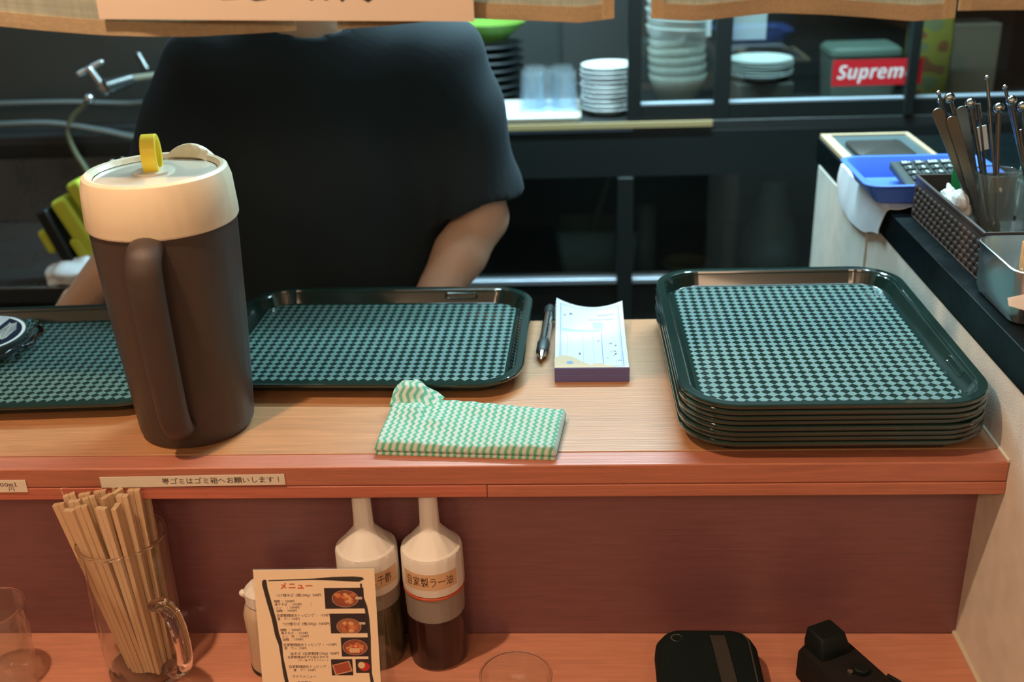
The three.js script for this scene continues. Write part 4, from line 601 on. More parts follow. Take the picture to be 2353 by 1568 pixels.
{ // stainless tub of toothpicks
  const t = thing('steel_tub', 'square stainless steel tub holding toothpicks on the black counter', 'tub', [0.5345, SLAB, -1.1105]), k = (o, y, r) => ({ a: 0.069 - o, b: 0.064 - o, r, y });
  mesh('shell', rrLoft([k(0.01, 0, 0.014), k(0.006, 0.002, 0.018), k(0.003, 0.01, 0.02), k(0.0012, 0.058, 0.02), k(0, 0.0585, 0.021), k(0, 0.0605, 0.021), k(0.0012, 0.0612, 0.02), k(0.003, 0.0605, 0.019), k(0.0045, 0.01, 0.018), k(0.008, 0.0045, 0.016), k(0.014, 0.0035, 0.012)], { closeStart: true, closeEnd: true, seg: 10, crease: 0.6 }), M([0.6, 0.62, 0.61], 0.27, { metalness: 1 }), t);
  const inner = thing('toothpick_jar', 'short clear jar of wooden toothpicks inside the steel tub', 'jar', [0.5075, SLAB + 0.0045, -1.1025]); mesh('jar', lathe([[0, 0], [0.018, 0], [0.019, 0.002], [0.0215, 0.045], [0.0205, 0.0455], [0.018, 0.006], [0, 0.005]], 36), PANE, inner);
  const g = new THREE.CylinderGeometry(0.00105, 0.0004, 0.062, 7), m = M([0.72, 0.5, 0.27], 0.8), R = rng(8);
  for (let i = 0; i < 34; i++) { const a = i * 2.4, r = 0.0162 * Math.sqrt((i + 0.5) / 34), o = mesh('toothpick', g, m); o.position.set(0.5075 + r * Math.cos(a), SLAB + 0.0415 + (i % 7 === 0 ? 0.009 : R() * 0.003), -1.1025 + r * Math.sin(a)); o.rotation.set((R() - 0.5) * 0.09, 0, (R() - 0.5) * 0.09); tag(o, 'thin wooden toothpick standing in the jar inside the steel tub', 'toothpick', 'toothpicks in the steel tub'); }
  const s = mesh('paper_slip', thick(grid(10, 6, (u, v) => { const x = 0.4565 + u * 0.11; return [x, SLAB + 0.034 + (v - 0.5) * (0.012 + u * 0.11) * 0.55 - 0.002 * u, -1.036 + 0.004 * Math.sin(u * 2) - v * 0.006]; }), 0.0003), M([0.84, 0.84, 0.85], 0.9)); tag(s, 'white paper slip leaning against the steel tub', 'paper');
}

// ------------------------------------------------------------------ kitchen: back counter, cabinet and crockery
{
  const t = thing('back_counter', 'black kitchen back counter with a glazed fridge front below a wooden edge', 'counter');
  mesh('worktop', span(-2.3, 1.5, CK - 0.022, CK, -2.84, ZK, 0.002), M([0.03, 0.032, 0.032], 0.35), t);
  mesh('wood_edge', span(-0.69, 0.322, CK - 0.013, CK + 0.0005, ZK, ZK + 0.004, 0.001), M([0.5, 0.36, 0.17], 0.5), t);
  mesh('steel_edge', span(-0.69, 0.15, CK - 0.02, CK - 0.0135, ZK, ZK + 0.003, 0.001), M([0.16, 0.22, 0.3], 0.35, { metalness: 0.7 }), t);
  mesh('fascia', span(-2.3, 1.5, 0.965, CK - 0.022, ZK - 0.02, ZK, 0.001), BLACK, t);
  mesh('side_panel', span(0.74, 1.5, 0, 0.965, ZK - 0.03, ZK, 0.001), BLACK, t); mesh('side_panel', span(-2.3, -0.62, 0, 0.965, ZK - 0.03, ZK, 0.001), BLACK, t);
  mesh('plinth', span(-0.62, 0.74, 0, 0.703, ZK - 0.02, ZK, 0.001), BLACK, t);
  mesh('inner_back', span(-0.62, 0.74, 0, 0.965, -2.84, -2.8, 0), M([0.06, 0.062, 0.058], 0.7), t);
  mesh('inner_shelf', span(-0.62, 0.74, 0.69, 0.7, -2.8, ZK - 0.02, 0), M([0.09, 0.075, 0.06], 0.5), t);
  for (const x of [-0.62, 0.72]) mesh('side_wall', span(x, x + 0.02, 0, 0.965, -2.8, ZK - 0.02, 0), BLACK, t);
  mesh('mullion', span(0.117, 0.152, 0.62, 0.965, ZK - 0.02, ZK + 0.012, 0.002), BLACK, t);
  for (const [a, b] of [[-0.6, 0.117], [0.152, 0.72]]) { mesh('glass_door', span(a, b, 0.727, 0.963, ZK - 0.013, ZK - 0.009, 0), M([0.75, 0.8, 0.78], 0.02, { transmission: 1, thickness: 0, ior: 1.5 }), t); mesh('steel_rail', span(a, b, 0.7145, 0.7265, ZK - 0.016, ZK + 0.01, 0.002), M([0.62, 0.68, 0.78], 0.35, { metalness: 0.75 }), t); }
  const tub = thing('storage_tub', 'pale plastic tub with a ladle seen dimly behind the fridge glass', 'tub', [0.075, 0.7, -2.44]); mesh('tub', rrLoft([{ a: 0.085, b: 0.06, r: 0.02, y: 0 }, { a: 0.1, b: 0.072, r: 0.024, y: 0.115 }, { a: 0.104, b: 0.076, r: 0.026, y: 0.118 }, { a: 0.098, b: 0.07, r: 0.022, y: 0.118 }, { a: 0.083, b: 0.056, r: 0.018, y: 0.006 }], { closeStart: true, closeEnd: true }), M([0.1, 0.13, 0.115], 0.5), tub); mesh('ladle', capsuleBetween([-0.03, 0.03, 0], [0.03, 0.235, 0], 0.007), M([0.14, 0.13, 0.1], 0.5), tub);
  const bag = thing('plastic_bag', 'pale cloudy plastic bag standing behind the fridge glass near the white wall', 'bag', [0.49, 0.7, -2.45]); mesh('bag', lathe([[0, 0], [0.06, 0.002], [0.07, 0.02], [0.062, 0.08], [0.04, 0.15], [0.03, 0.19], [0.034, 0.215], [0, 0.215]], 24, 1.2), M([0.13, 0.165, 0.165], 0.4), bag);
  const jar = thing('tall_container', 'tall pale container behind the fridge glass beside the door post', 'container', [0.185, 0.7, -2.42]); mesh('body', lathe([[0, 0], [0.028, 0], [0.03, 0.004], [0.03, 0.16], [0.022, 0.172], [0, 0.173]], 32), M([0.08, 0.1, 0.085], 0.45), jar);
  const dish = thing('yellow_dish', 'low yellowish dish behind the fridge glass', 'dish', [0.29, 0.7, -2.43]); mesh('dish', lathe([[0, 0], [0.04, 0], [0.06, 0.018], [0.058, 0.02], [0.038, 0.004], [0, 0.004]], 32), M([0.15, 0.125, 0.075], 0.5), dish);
}
{
  const t = thing('glazed_cabinet', 'black framed glazed cabinet of bowls and plates on the back counter', 'cabinet'), y0 = CK + 0.0008, y1 = 1.72, zf = ZK - 0.002;
  for (const [a, b, d] of [[0.138, 0.167, 0], [0.323, 0.357, 0], [0.727, 0.748, 0.006], [1.1, 1.13, 0]]) mesh('post', span(a, b, y0, y1, zf - 0.028, zf + d, 0.002), BLACK, t);
  mesh('bottom_rail', span(0.167, 1.1, y0, y0 + 0.034, zf - 0.024, zf - 0.002, 0.002), BLACK, t);
  mesh('sill', span(0.167, 1.1, y0 + 0.0342, y0 + 0.0375, zf - 0.026, zf - 0.006, 0.0006), M([0.5, 0.58, 0.68], 0.35), t);
  mesh('top_rail', span(0.138, 1.13, y1, y1 + 0.03, zf - 0.028, zf, 0.002), BLACK, t);
  mesh('back', span(0.0, 1.13, y0, y1, -2.84, -2.8, 0), M([0.05, 0.052, 0.048], 0.7), t);
  mesh('side', span(1.13, 1.15, y0, y1 + 0.03, -2.84, zf, 0.001), BLACK, t);
  mesh('roof', span(0.138, 1.15, y1 + 0.03, y1 + 0.05, -2.84, zf, 0.001), BLACK, t);
  for (const [a, b] of [[0.167, 0.323], [0.357, 0.727], [0.748, 1.1]]) mesh('pane', span(a, b, y0 + 0.036, y1, zf - 0.016, zf - 0.013, 0), PANE, t);
  const sticker = thing('logo_sticker', 'red sticker with white slanted lettering on the cabinet glass', 'sticker', [0.6675, 1.1772, zf - 0.0118], 0);
  const tex = canvasTex(1024, 292, (x, w, h) => { x.fillStyle = '#d3202b'; x.fillRect(0, 0, w, h); x.fillStyle = '#f4f0ee'; x.save(); x.transform(1, 0, -0.17, 1, 74, 0); x.font = 'bold 216px sans-serif'; x.textBaseline = 'alphabetic'; const s = 880 / x.measureText('Supreme').width; x.scale(s, 1); x.fillText('Supreme', 12, 214); x.restore(); });
  const g = new THREE.BoxGeometry(0.189, 0.0545, 0.0004); const red = M([0.62, 0.02, 0.03], 0.5), sm = new THREE.Mesh(g, [red, red, red, red, M([1, 1, 1], 0.5, { map: tex }), red]); sm.name = 'print'; sm.castShadow = sm.receiveShadow = true; sticker.add(sm);
}
const plateStack = (name, label, group, x, y, z, r, h, n, gap, mat, shrink = 0) => {
  const o = []; for (let k = 0; k < n; k++) { const q = 1 + shrink * k / n; const t = mesh(name, o[0]?.geometry ?? lathe([[0, 0], [r * 0.55, 0], [r * 0.6, h * 0.15], [r * 0.97, h * 0.86], [r, h * 0.95], [r * 0.985, h], [r * 0.95, h * 0.93], [r * 0.56, h * 0.34], [0, h * 0.3]], 48, 0.6), mat); t.position.set(x + Math.sin(k * 2.3) * 0.0012, y + k * gap, z + Math.cos(k * 1.7) * 0.001); t.scale.set(q, 1, q); tag(t, label, 'plate', group); o.push(t); } return o;
};
plateStack('white_saucer', 'small white saucer in the stack beside the drinking glasses', 'white saucers by the glasses', 0.0985, CK + 0.0005, -2.412, 0.0605, 0.017, 10, 0.0102, CHINA);
{ // white cloth tray of drinking glasses
  const t = thing('glass_tray', 'white tray of upturned glasses on the back counter', 'tray', [-0.085, CK, -2.42], 0); mesh('tray', rrLoft([{ a: 0.118, b: 0.1, r: 0.012, y: 0 }, { a: 0.122, b: 0.104, r: 0.014, y: 0.004 }, { a: 0.123, b: 0.105, r: 0.015, y: 0.012 }, { a: 0.121, b: 0.103, r: 0.014, y: 0.013 }, { a: 0.118, b: 0.1, r: 0.012, y: 0.008 }], { closeStart: true, closeEnd: true }), M([0.55, 0.5, 0.42], 0.5), t); mesh('liner', span(-0.116, 0.116, 0.008, 0.011, -0.098, 0.098, 0.001), M([0.72, 0.8, 0.92], 0.9), t);
  let first; for (const [x, z] of [[-0.066, -2.45], [-0.002, -2.45], [-0.07, -2.387], [-0.036, -2.418], [0.003, -2.385]]) { const y = CK + 0.0113; if (!first) { first = thing('drinking_glass', 'upturned clear drinking glass on the white lined tray', 'glass', [x, y, z], 0, 'glasses on the white tray'); mesh('tumbler', lathe([[0.0265, 0], [0.0285, 0.0005], [0.0255, 0.088], [0.0235, 0.091], [0, 0.091], [0, 0.085], [0.0225, 0.084], [0.0255, 0.002]], 40, 0.7), M([0.9, 0.94, 0.96], 0.04, { transmission: 0.95, thickness: 0, ior: 1.5 }), first); } else copy(first).position.set(x, y, z); }
}
{ // bowls in the left bay of the cabinet
  const pale = M([0.55, 0.56, 0.5], 0.35), white = M([0.72, 0.76, 0.74], 0.3);
  const bowl = (r, h) => lathe([[0, 0], [r * 0.42, 0], [r * 0.45, h * 0.08], [r * 0.75, h * 0.4], [r * 0.93, h * 0.75], [r, h * 0.97], [r * 0.985, h], [r * 0.955, h * 0.97], [r * 0.7, h * 0.45], [0, h * 0.15]], 48, 0.7);
  const deep = bowl(0.0655, 0.078), wide = bowl(0.0735, 0.06), y = CK + 0.001;
  for (let k = 0; k < 5; k++) { const m = mesh('stoneware_bowl', deep, pale); m.position.set(0.2585 + (k === 4 ? 0.003 : 0), y + k * 0.0205, -2.45); m.rotation.z = k * 0.018; tag(m, 'greyish stoneware bowl in the lower half of the tall bowl stack', 'bowl', 'stoneware bowls in the cabinet'); }
  for (let k = 0; k < 7; k++) { const m = mesh('white_bowl', wide, white); m.position.set(0.2545 + 0.002 * Math.sin(k * 2), y + 0.1215 + k * 0.0185, -2.45); m.rotation.z = -0.06; tag(m, 'white bowl in the upper half of the tall bowl stack', 'bowl', 'white bowls in the cabinet'); }
  plateStack('dinner_plate', 'white plate in the stack behind the wide cabinet pane', 'white plates in the cabinet', 0.444, CK + 0.0605, -2.45, 0.0705, 0.016, 6, 0.0062, white);
  const st = thing('plate_rest', 'dark box carrying the plate stack in the cabinet', 'box', [0.444, CK, -2.45]); mesh('box', span(-0.065, 0.065, 0, 0.06, -0.06, 0.06, 0.004), M([0.05, 0.047, 0.038], 0.7), st);
  const pap = mesh('pinned_note', span(-0.036, 0.036, -0.03, 0.03, -0.0004, 0.0004, 0), M([0.66, 0.72, 0.74], 0.85)); pap.position.set(0.393, 1.281, zfPane() - 0.006); tag(pap, 'plain white note fixed behind the cabinet glass above the plates', 'note');
  const hd = mesh('door_handle_strip', span(-0.006, 0.006, -0.026, 0.03, -0.002, 0.002, 0.002), M([0.66, 0.72, 0.74], 0.5)); hd.position.set(0.3085, 1.285, zfPane() - 0.006); tag(hd, 'narrow white strip fixed on the cabinet glass beside the post', 'strip');
  const tubs = thing('food_tub', 'cloudy food tub with pale green lid behind the red sticker', 'tub', [0.667, CK, -2.47]); mesh('tub', rrLoft([{ a: 0.07, b: 0.055, r: 0.012, y: 0 }, { a: 0.078, b: 0.062, r: 0.015, y: 0.11 }, { a: 0.08, b: 0.064, r: 0.016, y: 0.112 }], { closeStart: true, closeEnd: true }), M([0.17, 0.19, 0.16], 0.5), tubs); mesh('lid', rrLoft([{ a: 0.08, b: 0.064, r: 0.016, y: 0.1122 }, { a: 0.078, b: 0.062, r: 0.015, y: 0.122 }, { a: 0.07, b: 0.054, r: 0.012, y: 0.129 }], { closeStart: true, closeEnd: true }), M([0.1, 0.14, 0.115], 0.5), tubs);
  const pk = thing('snack_packet', 'yellow printed packet behind the right cabinet pane', 'packet', [0.8075, CK, -2.44]); mesh('packet', rrLoft([{ a: 0.045, b: 0.012, r: 0.006, y: 0 }, { a: 0.047, b: 0.022, r: 0.012, y: 0.03 }, { a: 0.047, b: 0.024, r: 0.012, y: 0.14 }, { a: 0.046, b: 0.004, r: 0.003, y: 0.215 }], { closeStart: true, closeEnd: true }), M([1, 1, 1], 0.4, { map: dataTex(128, 128, (u, v) => { const n = nA(u * 5, v * 5, 5, 5); return n > 0.68 ? [0.5, 0.32, 0.2] : n > 0.36 ? [0.55, 0.5, 0.22] : [0.45, 0.46, 0.32]; }, true, 8, 8) }), pk);
  const bx = thing('cardboard_box', 'dim brown box at the right end of the cabinet', 'box', [0.93, CK, -2.55]); mesh('box', span(-0.055, 0.055, 0, 0.16, -0.05, 0.05, 0.003), M([0.16, 0.12, 0.08], 0.8), bx);
}
function zfPane() { return ZK - 0.014; }
{ // dark dishes and the green bowl left of the cabinet
  const dark = M([0.02, 0.028, 0.03], 0.4); const g = lathe([[0, 0], [0.05, 0], [0.085, 0.02], [0.083, 0.022], [0.048, 0.005], [0, 0.005]], 48);
  for (let k = 0; k < 7; k++) { const m = mesh('black_plate', g, dark); m.position.set(-0.178 + 0.003 * Math.sin(k * 2), CK + k * 0.0185, -2.62); tag(m, 'black plate in the stack behind the drinking glasses', 'plate', 'black plates on the back counter'); }
  const b = mesh('green_bowl', lathe([[0, 0], [0.03, 0], [0.036, 0.004], [0.08, 0.038], [0.0835, 0.044], [0.0815, 0.045], [0.03, 0.01], [0, 0.008]], 48), M([0.2, 0.4, 0.06], 0.4)); b.position.set(-0.172, CK + 0.137, -2.62); tag(b, 'yellow green bowl on top of the black plates', 'bowl');
}
{ // the left end of the kitchen: steel worktop, valve, pipes and hoses
  const wt = thing('steel_worktop', 'dark steel kitchen worktop beside the cook', 'worktop'); mesh('top', span(-2.28, -0.72, 0.86, 0.895, -2.29, -1.86, 0.004), DARKSTEEL, wt); mesh('upstand', span(-2.28, -0.72, 0.895, 1.04, -2.302, -2.291, 0), DARKSTEEL, wt); mesh('cupboard', span(-2.26, -0.74, 0, 0.86, -2.285, -1.9, 0.002), BLACK, wt);
  const sp = thing('splash_panel', 'dull grey steel splash panel on the kitchen back wall', 'panel'); mesh('sheet', span(-2.28, -0.55, CK + 0.001, 2.1, -2.44, -2.425, 0.001), M([0.05, 0.055, 0.05], 0.55, { metalness: 0.2, roughnessMap: smudge }), sp);
  const v = thing('tap_valve', 'chrome lever tap with a lit T handle on the kitchen wall', 'tap'); mesh('lever', capsuleBetween([-1.0426, 1.226, -2.28], [-0.996, 1.247, -2.295], 0.0068), STEEL, v); mesh('stem', capsuleBetween([-1.02, 1.234, -2.285], [-0.996, 1.186, -2.29], 0.0095), STEEL, v); mesh('collar', new THREE.SphereGeometry(0.012, 20, 14), STEEL, v).position.set(-1.033, 1.172, -2.285); mesh('valve_body', cylBetween([-0.99, 1.196, -2.285], [-0.945, 1.206, -2.32], 0.018, 0.014), DARKSTEEL, v); mesh('lever', capsuleBetween([-0.942, 1.25, -2.37], [-0.925, 1.22, -2.36], 0.008), DARKSTEEL, v);
  const hose = (name, label, pts, r, m) => tag(mesh(name, tube(pts, r, 70, 10), m), label, 'hose');
  const oliv = M([0.16, 0.17, 0.1], 0.4), gr = M([0.2, 0.24, 0.24], 0.35, { metalness: 0.6 });
  hose('gas_hose', 'thin olive gas hose bending down from the tap', [[-1.03, 1.175, -2.285], [-1.05, 1.155, -2.285], [-1.08, 1.13, -2.285], [-1.095, 1.1, -2.285], [-1.09, 1.06, -2.285], [-1.07, 1.01, -2.285], [-1.05, 0.95, -2.28], [-1.045, 0.9, -2.27]], 0.0062, oliv);
  hose('wall_pipe', 'straight pale pipe running right from the tap towards the cook', [[-0.945, 1.206, -2.32], [-0.88, 1.21, -2.33], [-0.7, 1.212, -2.34], [-0.5, 1.214, -2.35]], 0.0085, M([0.3, 0.31, 0.24], 0.4));
  hose('steam_hose', 'upper ribbed grey hose sagging along the kitchen wall', [[-1.7, 1.15, -2.35], [-1.26, 1.153, -2.35], [-1.1, 1.152, -2.35], [-0.98, 1.146, -2.35], [-0.9, 1.15, -2.35], [-0.7, 1.165, -2.35]], 0.0075, gr);
  hose('drain_hose', 'lower ribbed grey hose sagging along the kitchen wall', [[-1.7, 1.115, -2.287], [-1.27, 1.119, -2.287], [-1.12, 1.118, -2.287], [-1.02, 1.1, -2.287], [-0.93, 1.08, -2.287], [-0.7, 1.06, -2.287]], 0.0085, gr);
  const y = M([0.5, 0.6, 0.05], 0.7), c = thing('scrub_sponges', 'lime green ridged scrubbing sponges held by a black strap behind the jug', 'sponge', [-0.925, 0.896, -1.905], 0);
  for (const [x, yy, z, w, h, rot] of [[-0.004, 0.105, 0.0, 0.036, 0.125, 0.42], [0.032, 0.13, -0.004, 0.032, 0.14, 0.42], [0.004, 0.05, 0.002, 0.026, 0.08, 0.42], [-0.064, 0.08, 0.004, 0.018, 0.05, 0.35]]) { const m = mesh('sponge', new RoundedBoxGeometry(w, h, 0.04, 3, 0.009), y, c); m.position.set(x, yy, z); m.rotation.z = rot; }
  const sb = mesh('strap', new RoundedBoxGeometry(0.024, 0.14, 0.046, 3, 0.006), BLACK, c); sb.position.set(-0.038, 0.078, 0.006); sb.rotation.z = 0.32;
  const gl = thing('white_rag', 'small bunched white rag on the steel worktop beside the cook', 'rag', [-0.955, 0.896, -1.885]); const R = noise2(3), ig = new THREE.IcosahedronGeometry(1, 16), p = ig.attributes.position; for (let i = 0; i < p.count; i++) { const x = p.getX(i), yy = p.getY(i), z = p.getZ(i), f = 0.8 + 0.45 * R(x * 2 + 5, z * 2 + yy * 2 + 5, 64, 64); p.setXYZ(i, x * f * 0.045 + yy * 0.018, Math.max(-0.02, yy * f * 0.03) + 0.02, z * f * 0.03); } ig.computeVertexNormals(); mesh('cloth', ig, M([0.7, 0.78, 0.84], 0.9), gl);
  for (const [x, yy] of [[-1.01, 1.03], [-0.985, 1.035]]) { const k = mesh('hook_knob', new THREE.SphereGeometry(0.006, 16, 12), STEEL); k.position.set(x, yy, -2.287); tag(k, 'tiny chrome knob on the worktop upstand left of the sponges', 'knob', 'chrome knobs on the upstand'); }
}

// ------------------------------------------------------------------ the cook
function surfaceNet(f, lo, hi, cell) {     // a mesh of where f is zero (negative inside)
  const n = [0, 1, 2].map((k) => Math.ceil((hi[k] - lo[k]) / cell) + 1), [nx, ny, nz] = n, V = new Float32Array(nx * ny * nz), id = (i, j, k) => (k * ny + j) * nx + i;
  for (let k = 0; k < nz; k++) for (let j = 0; j < ny; j++) for (let i = 0; i < nx; i++) V[id(i, j, k)] = f(lo[0] + i * cell, lo[1] + j * cell, lo[2] + k * cell);
  const cellV = new Int32Array(nx * ny * nz).fill(-1), pos = [], idx = [], E = [[0, 1], [0, 2], [0, 4], [1, 3], [1, 5], [2, 3], [2, 6], [3, 7], [4, 5], [4, 6], [5, 7], [6, 7]];
  for (let k = 0; k < nz - 1; k++) for (let j = 0; j < ny - 1; j++) for (let i = 0; i < nx - 1; i++) {
    const c = []; for (let q = 0; q < 8; q++) c.push(V[id(i + (q & 1), j + ((q >> 1) & 1), k + (q >> 2))]); const neg = c.filter((x) => x < 0).length; if (!neg || neg === 8) continue;
    let s = [0, 0, 0], m = 0; for (const [a, b] of E) if ((c[a] < 0) !== (c[b] < 0)) { const t = c[a] / (c[a] - c[b]); for (let d = 0; d < 3; d++) { const pa = (a >> d) & 1, pb = (b >> d) & 1; s[d] += pa + (pb - pa) * t; } m++; }
    cellV[id(i, j, k)] = pos.length / 3; pos.push(lo[0] + (i + s[0] / m) * cell, lo[1] + (j + s[1] / m) * cell, lo[2] + (k + s[2] / m) * cell);
  }
  const quad = (a, b, c, d, flip) => { if (a < 0 || b < 0 || c < 0 || d < 0) return; flip ? idx.push(a, c, b, a, d, c) : idx.push(a, b, c, a, c, d); };
  for (let k = 1; k < nz - 1; k++) for (let j = 1; j < ny - 1; j++) for (let i = 1; i < nx - 1; i++) { const v = V[id(i, j, k)] < 0;
    if (v !== V[id(i + 1, j, k)] < 0) quad(cellV[id(i, j - 1, k - 1)], cellV[id(i, j, k - 1)], cellV[id(i, j, k)], cellV[id(i, j - 1, k)], !v);
    if (v !== V[id(i, j + 1, k)] < 0) quad(cellV[id(i - 1, j, k - 1)], cellV[id(i - 1, j, k)], cellV[id(i, j, k)], cellV[id(i, j, k - 1)], !v);
    if (v !== V[id(i, j, k + 1)] < 0) quad(cellV[id(i - 1, j - 1, k)], cellV[id(i, j - 1, k)], cellV[id(i, j, k)], cellV[id(i - 1, j, k)], !v); }
  const g = new THREE.BufferGeometry(); g.setAttribute('position', new THREE.Float32BufferAttribute(pos, 3)); g.setIndex(idx); g.computeVertexNormals();
  return g;
}
const smin = (a, b, k) => { const h = Math.max(0, Math.min(1, 0.5 + 0.5 * (b - a) / k)); return b + (a - b) * h - k * h * (1 - h); };
function bone(x, y, z, a, b, ra, rb, sq = 1) { // tapered capsule; sq squeezes it in depth
  const dx = b[0] - a[0], dy = b[1] - a[1], dz = b[2] - a[2], px = x - a[0], py = y - a[1], pz = z - a[2], t = Math.max(0, Math.min(1, (px * dx + py * dy + pz * dz) / (dx * dx + dy * dy + dz * dz)));
  const qx = px - dx * t, qy = py - dy * t, qz = (pz - dz * t) / sq; return Math.sqrt(qx * qx + qy * qy + qz * qz) - (ra + (rb - ra) * t);
}
{
  const t = thing('person', 'cook in a black t-shirt working behind the ledge, face hidden by the curtain', 'person', [-0.372, 0, -1.66]);
  // joints, measured from the floor between the feet; +z faces the guests
  const sL = [-0.182, 1.325, 0.0], eL = [-0.285, 1.105, 0.03], wL = [-0.462, 0.935, 0.055], sR = [0.185, 1.325, 0.0], eR = [0.238, 1.085, 0.02], wR = [0.135, 0.945, 0.155];
  const head = [0.012, 1.585, 0.03];
  const body = (x, y, z) => {
    let d = bone(x, y, z, [0, 1.0, 0], [0, 1.28, 0], 0.14, 0.155, 0.68);
    d = smin(d, bone(x, y, z, [-0.13, 1.325, 0], [0.13, 1.325, 0], 0.062, 0.062, 0.95), 0.06);
    d = smin(d, bone(x, y, z, [0, 0.93, 0], [0, 1.0, 0], 0.15, 0.15, 0.72), 0.05);
    d = smin(d, bone(x, y, z, [0, 1.34, 0.005], [0.01, 1.5, 0.02], 0.058, 0.054), 0.045);
    for (const [s, e, w] of [[sL, eL, wL], [sR, eR, wR]]) { d = smin(d, bone(x, y, z, s, e, 0.054, 0.041), 0.03); d = smin(d, bone(x, y, z, e, [(e[0] * 2 + w[0]) / 3, (e[1] * 2 + w[1]) / 3, (e[2] * 2 + w[2]) / 3], 0.041, 0.0415), 0.015); d = smin(d, bone(x, y, z, [(e[0] * 2 + w[0]) / 3, (e[1] * 2 + w[1]) / 3, (e[2] * 2 + w[2]) / 3], w, 0.0415, 0.027), 0.015); }
    for (const s of [-1, 1]) { d = smin(d, bone(x, y, z, [s * 0.085, 0.9, 0], [s * 0.1, 0.5, 0.01], 0.082, 0.055), 0.03); d = smin(d, bone(x, y, z, [s * 0.1, 0.5, 0.01], [s * 0.105, 0.09, -0.01], 0.055, 0.036), 0.02); d = smin(d, bone(x, y, z, [s * 0.105, 0.045, -0.03], [s * 0.12, 0.035, 0.14], 0.042, 0.034), 0.02); }
    return d;
  };
  const face = (x, y, z) => {
    const X = x - head[0], Y = y - head[1], Z = z - head[2]; let d = Math.sqrt((X / 0.076) ** 2 + ((Y - 0.02) / 0.098) ** 2 + ((Z + 0.012) / 0.094) ** 2) * 0.078 - 0.078;
    d = smin(d, bone(X, Y, Z, [0, -0.055, 0.022], [0, -0.088, 0.046], 0.056, 0.024), 0.035);               // jaw and chin
    d = smin(d, bone(X, Y, Z, [0, 0.012, 0.078], [0, -0.03, 0.098], 0.009, 0.0135), 0.012);              // nose
    for (const s of [-1, 1]) { d = smin(d, bone(X, Y, Z, [s * 0.042, -0.02, 0.046], [s * 0.03, -0.034, 0.056], 0.026, 0.022), 0.03); d = smin(d, bone(X, Y, Z, [s * 0.012, 0.026, 0.079], [s * 0.044, 0.026, 0.066], 0.008, 0.008), 0.012); d = Math.max(d, -(Math.hypot(X - s * 0.031, (Y - 0.008) * 2.0, Z - 0.086) - 0.011)); d = smin(d, bone(X, Y, Z, [s * 0.076, 0.028, -0.01], [s * 0.074, -0.022, -0.004], 0.012, 0.008), 0.008); }
    d = smin(d, bone(X, Y, Z, [-0.02, -0.052, 0.075], [0.02, -0.052, 0.075], 0.0075, 0.0075), 0.008); d = smin(d, bone(X, Y, Z, [-0.016, -0.063, 0.074], [0.016, -0.063, 0.074], 0.0075, 0.0075), 0.006);
    return smin(d, bone(x, y, z, [0, 1.38, 0.005], [0.01, 1.5, 0.02], 0.056, 0.053), 0.025);
  };
  const hand = (w, dir, side) => (x, y, z) => {       // palm and five bent fingers from the wrist on
    const f = new THREE.Vector3(...dir).normalize(), u = new THREE.Vector3(side, 0, 0).addScaledVector(f, -side * f.x).normalize(), n = new THREE.Vector3().crossVectors(f, u).multiplyScalar(side), P = (a, b, c) => [w[0] + f.x * a + u.x * b + n.x * c, w[1] + f.y * a + u.y * b + n.y * c, w[2] + f.z * a + u.z * b + n.z * c];
    let d = bone(x, y, z, P(-0.03, 0, 0), P(0.012, 0, 0), 0.026, 0.026); for (const b of [-0.022, 0, 0.022]) d = smin(d, bone(x, y, z, P(0.012, b * 0.8, 0), P(0.078, b, 0), 0.017, 0.0145), 0.012);
    [[-0.031, 0.056, 0.0078], [-0.0105, 0.073, 0.0088], [0.0105, 0.079, 0.009], [0.031, 0.07, 0.0086]].forEach(([b, l, r]) => { const a = P(0.078, b, 0), k = P(0.078 + l * 0.42, b * 1.06, 0.006), m = P(0.078 + l * 0.72, b * 1.04, 0.02), e = P(0.078 + l * 0.86, b, 0.036); d = smin(d, Math.min(bone(x, y, z, a, k, r * 1.12, r), bone(x, y, z, k, m, r, r * 0.94), bone(x, y, z, m, e, r * 0.94, r * 0.8)), 0.004); });
    return smin(d, Math.min(bone(x, y, z, P(0.022, 0.024, 0.004), P(0.052, 0.046, 0.016), 0.0135, 0.011), bone(x, y, z, P(0.052, 0.046, 0.016), P(0.078, 0.05, 0.028), 0.011, 0.0085)), 0.007);
  };
  mesh('lips', new THREE.SphereGeometry(0.02, 20, 12).scale(1, 0.28, 0.42), M([0.34, 0.15, 0.12], 0.5), t).position.set(head[0], head[1] - 0.057, head[2] + 0.0745);
  const skin = M([0.6, 0.39, 0.28], 0.5, { bumpMap: fineBump, bumpScale: 0.0002, physical: true });
  const hl = hand(wL, [-0.4, -0.7, 0.5], 1), hr = hand(wR, [-0.45, -0.6, 0.62], -1);
  const box = (c, r) => [c.map((v) => v - r), c.map((v) => v + r)];
  const parts = [surfaceNet(body, [-0.56, -0.02, -0.22], [0.4, 1.53, 0.3], 0.011), surfaceNet(face, ...box(head, 0.17), 0.0042), surfaceNet(hl, ...box([wL[0] - 0.03, wL[1] - 0.06, wL[2] + 0.05], 0.15), 0.004), surfaceNet(hr, ...box([wR[0] - 0.03, wR[1] - 0.06, wR[2] + 0.06], 0.15), 0.004)];
  const bg = mergeGeometries(parts); { const p = bg.attributes.position, uv = new Float32Array(p.count * 2); for (let i = 0; i < p.count; i++) { uv[i * 2] = p.getX(i) + p.getZ(i); uv[i * 2 + 1] = p.getY(i); } bg.setAttribute('uv', new THREE.BufferAttribute(uv, 2)); }
  mesh('body', bg, skin, t);
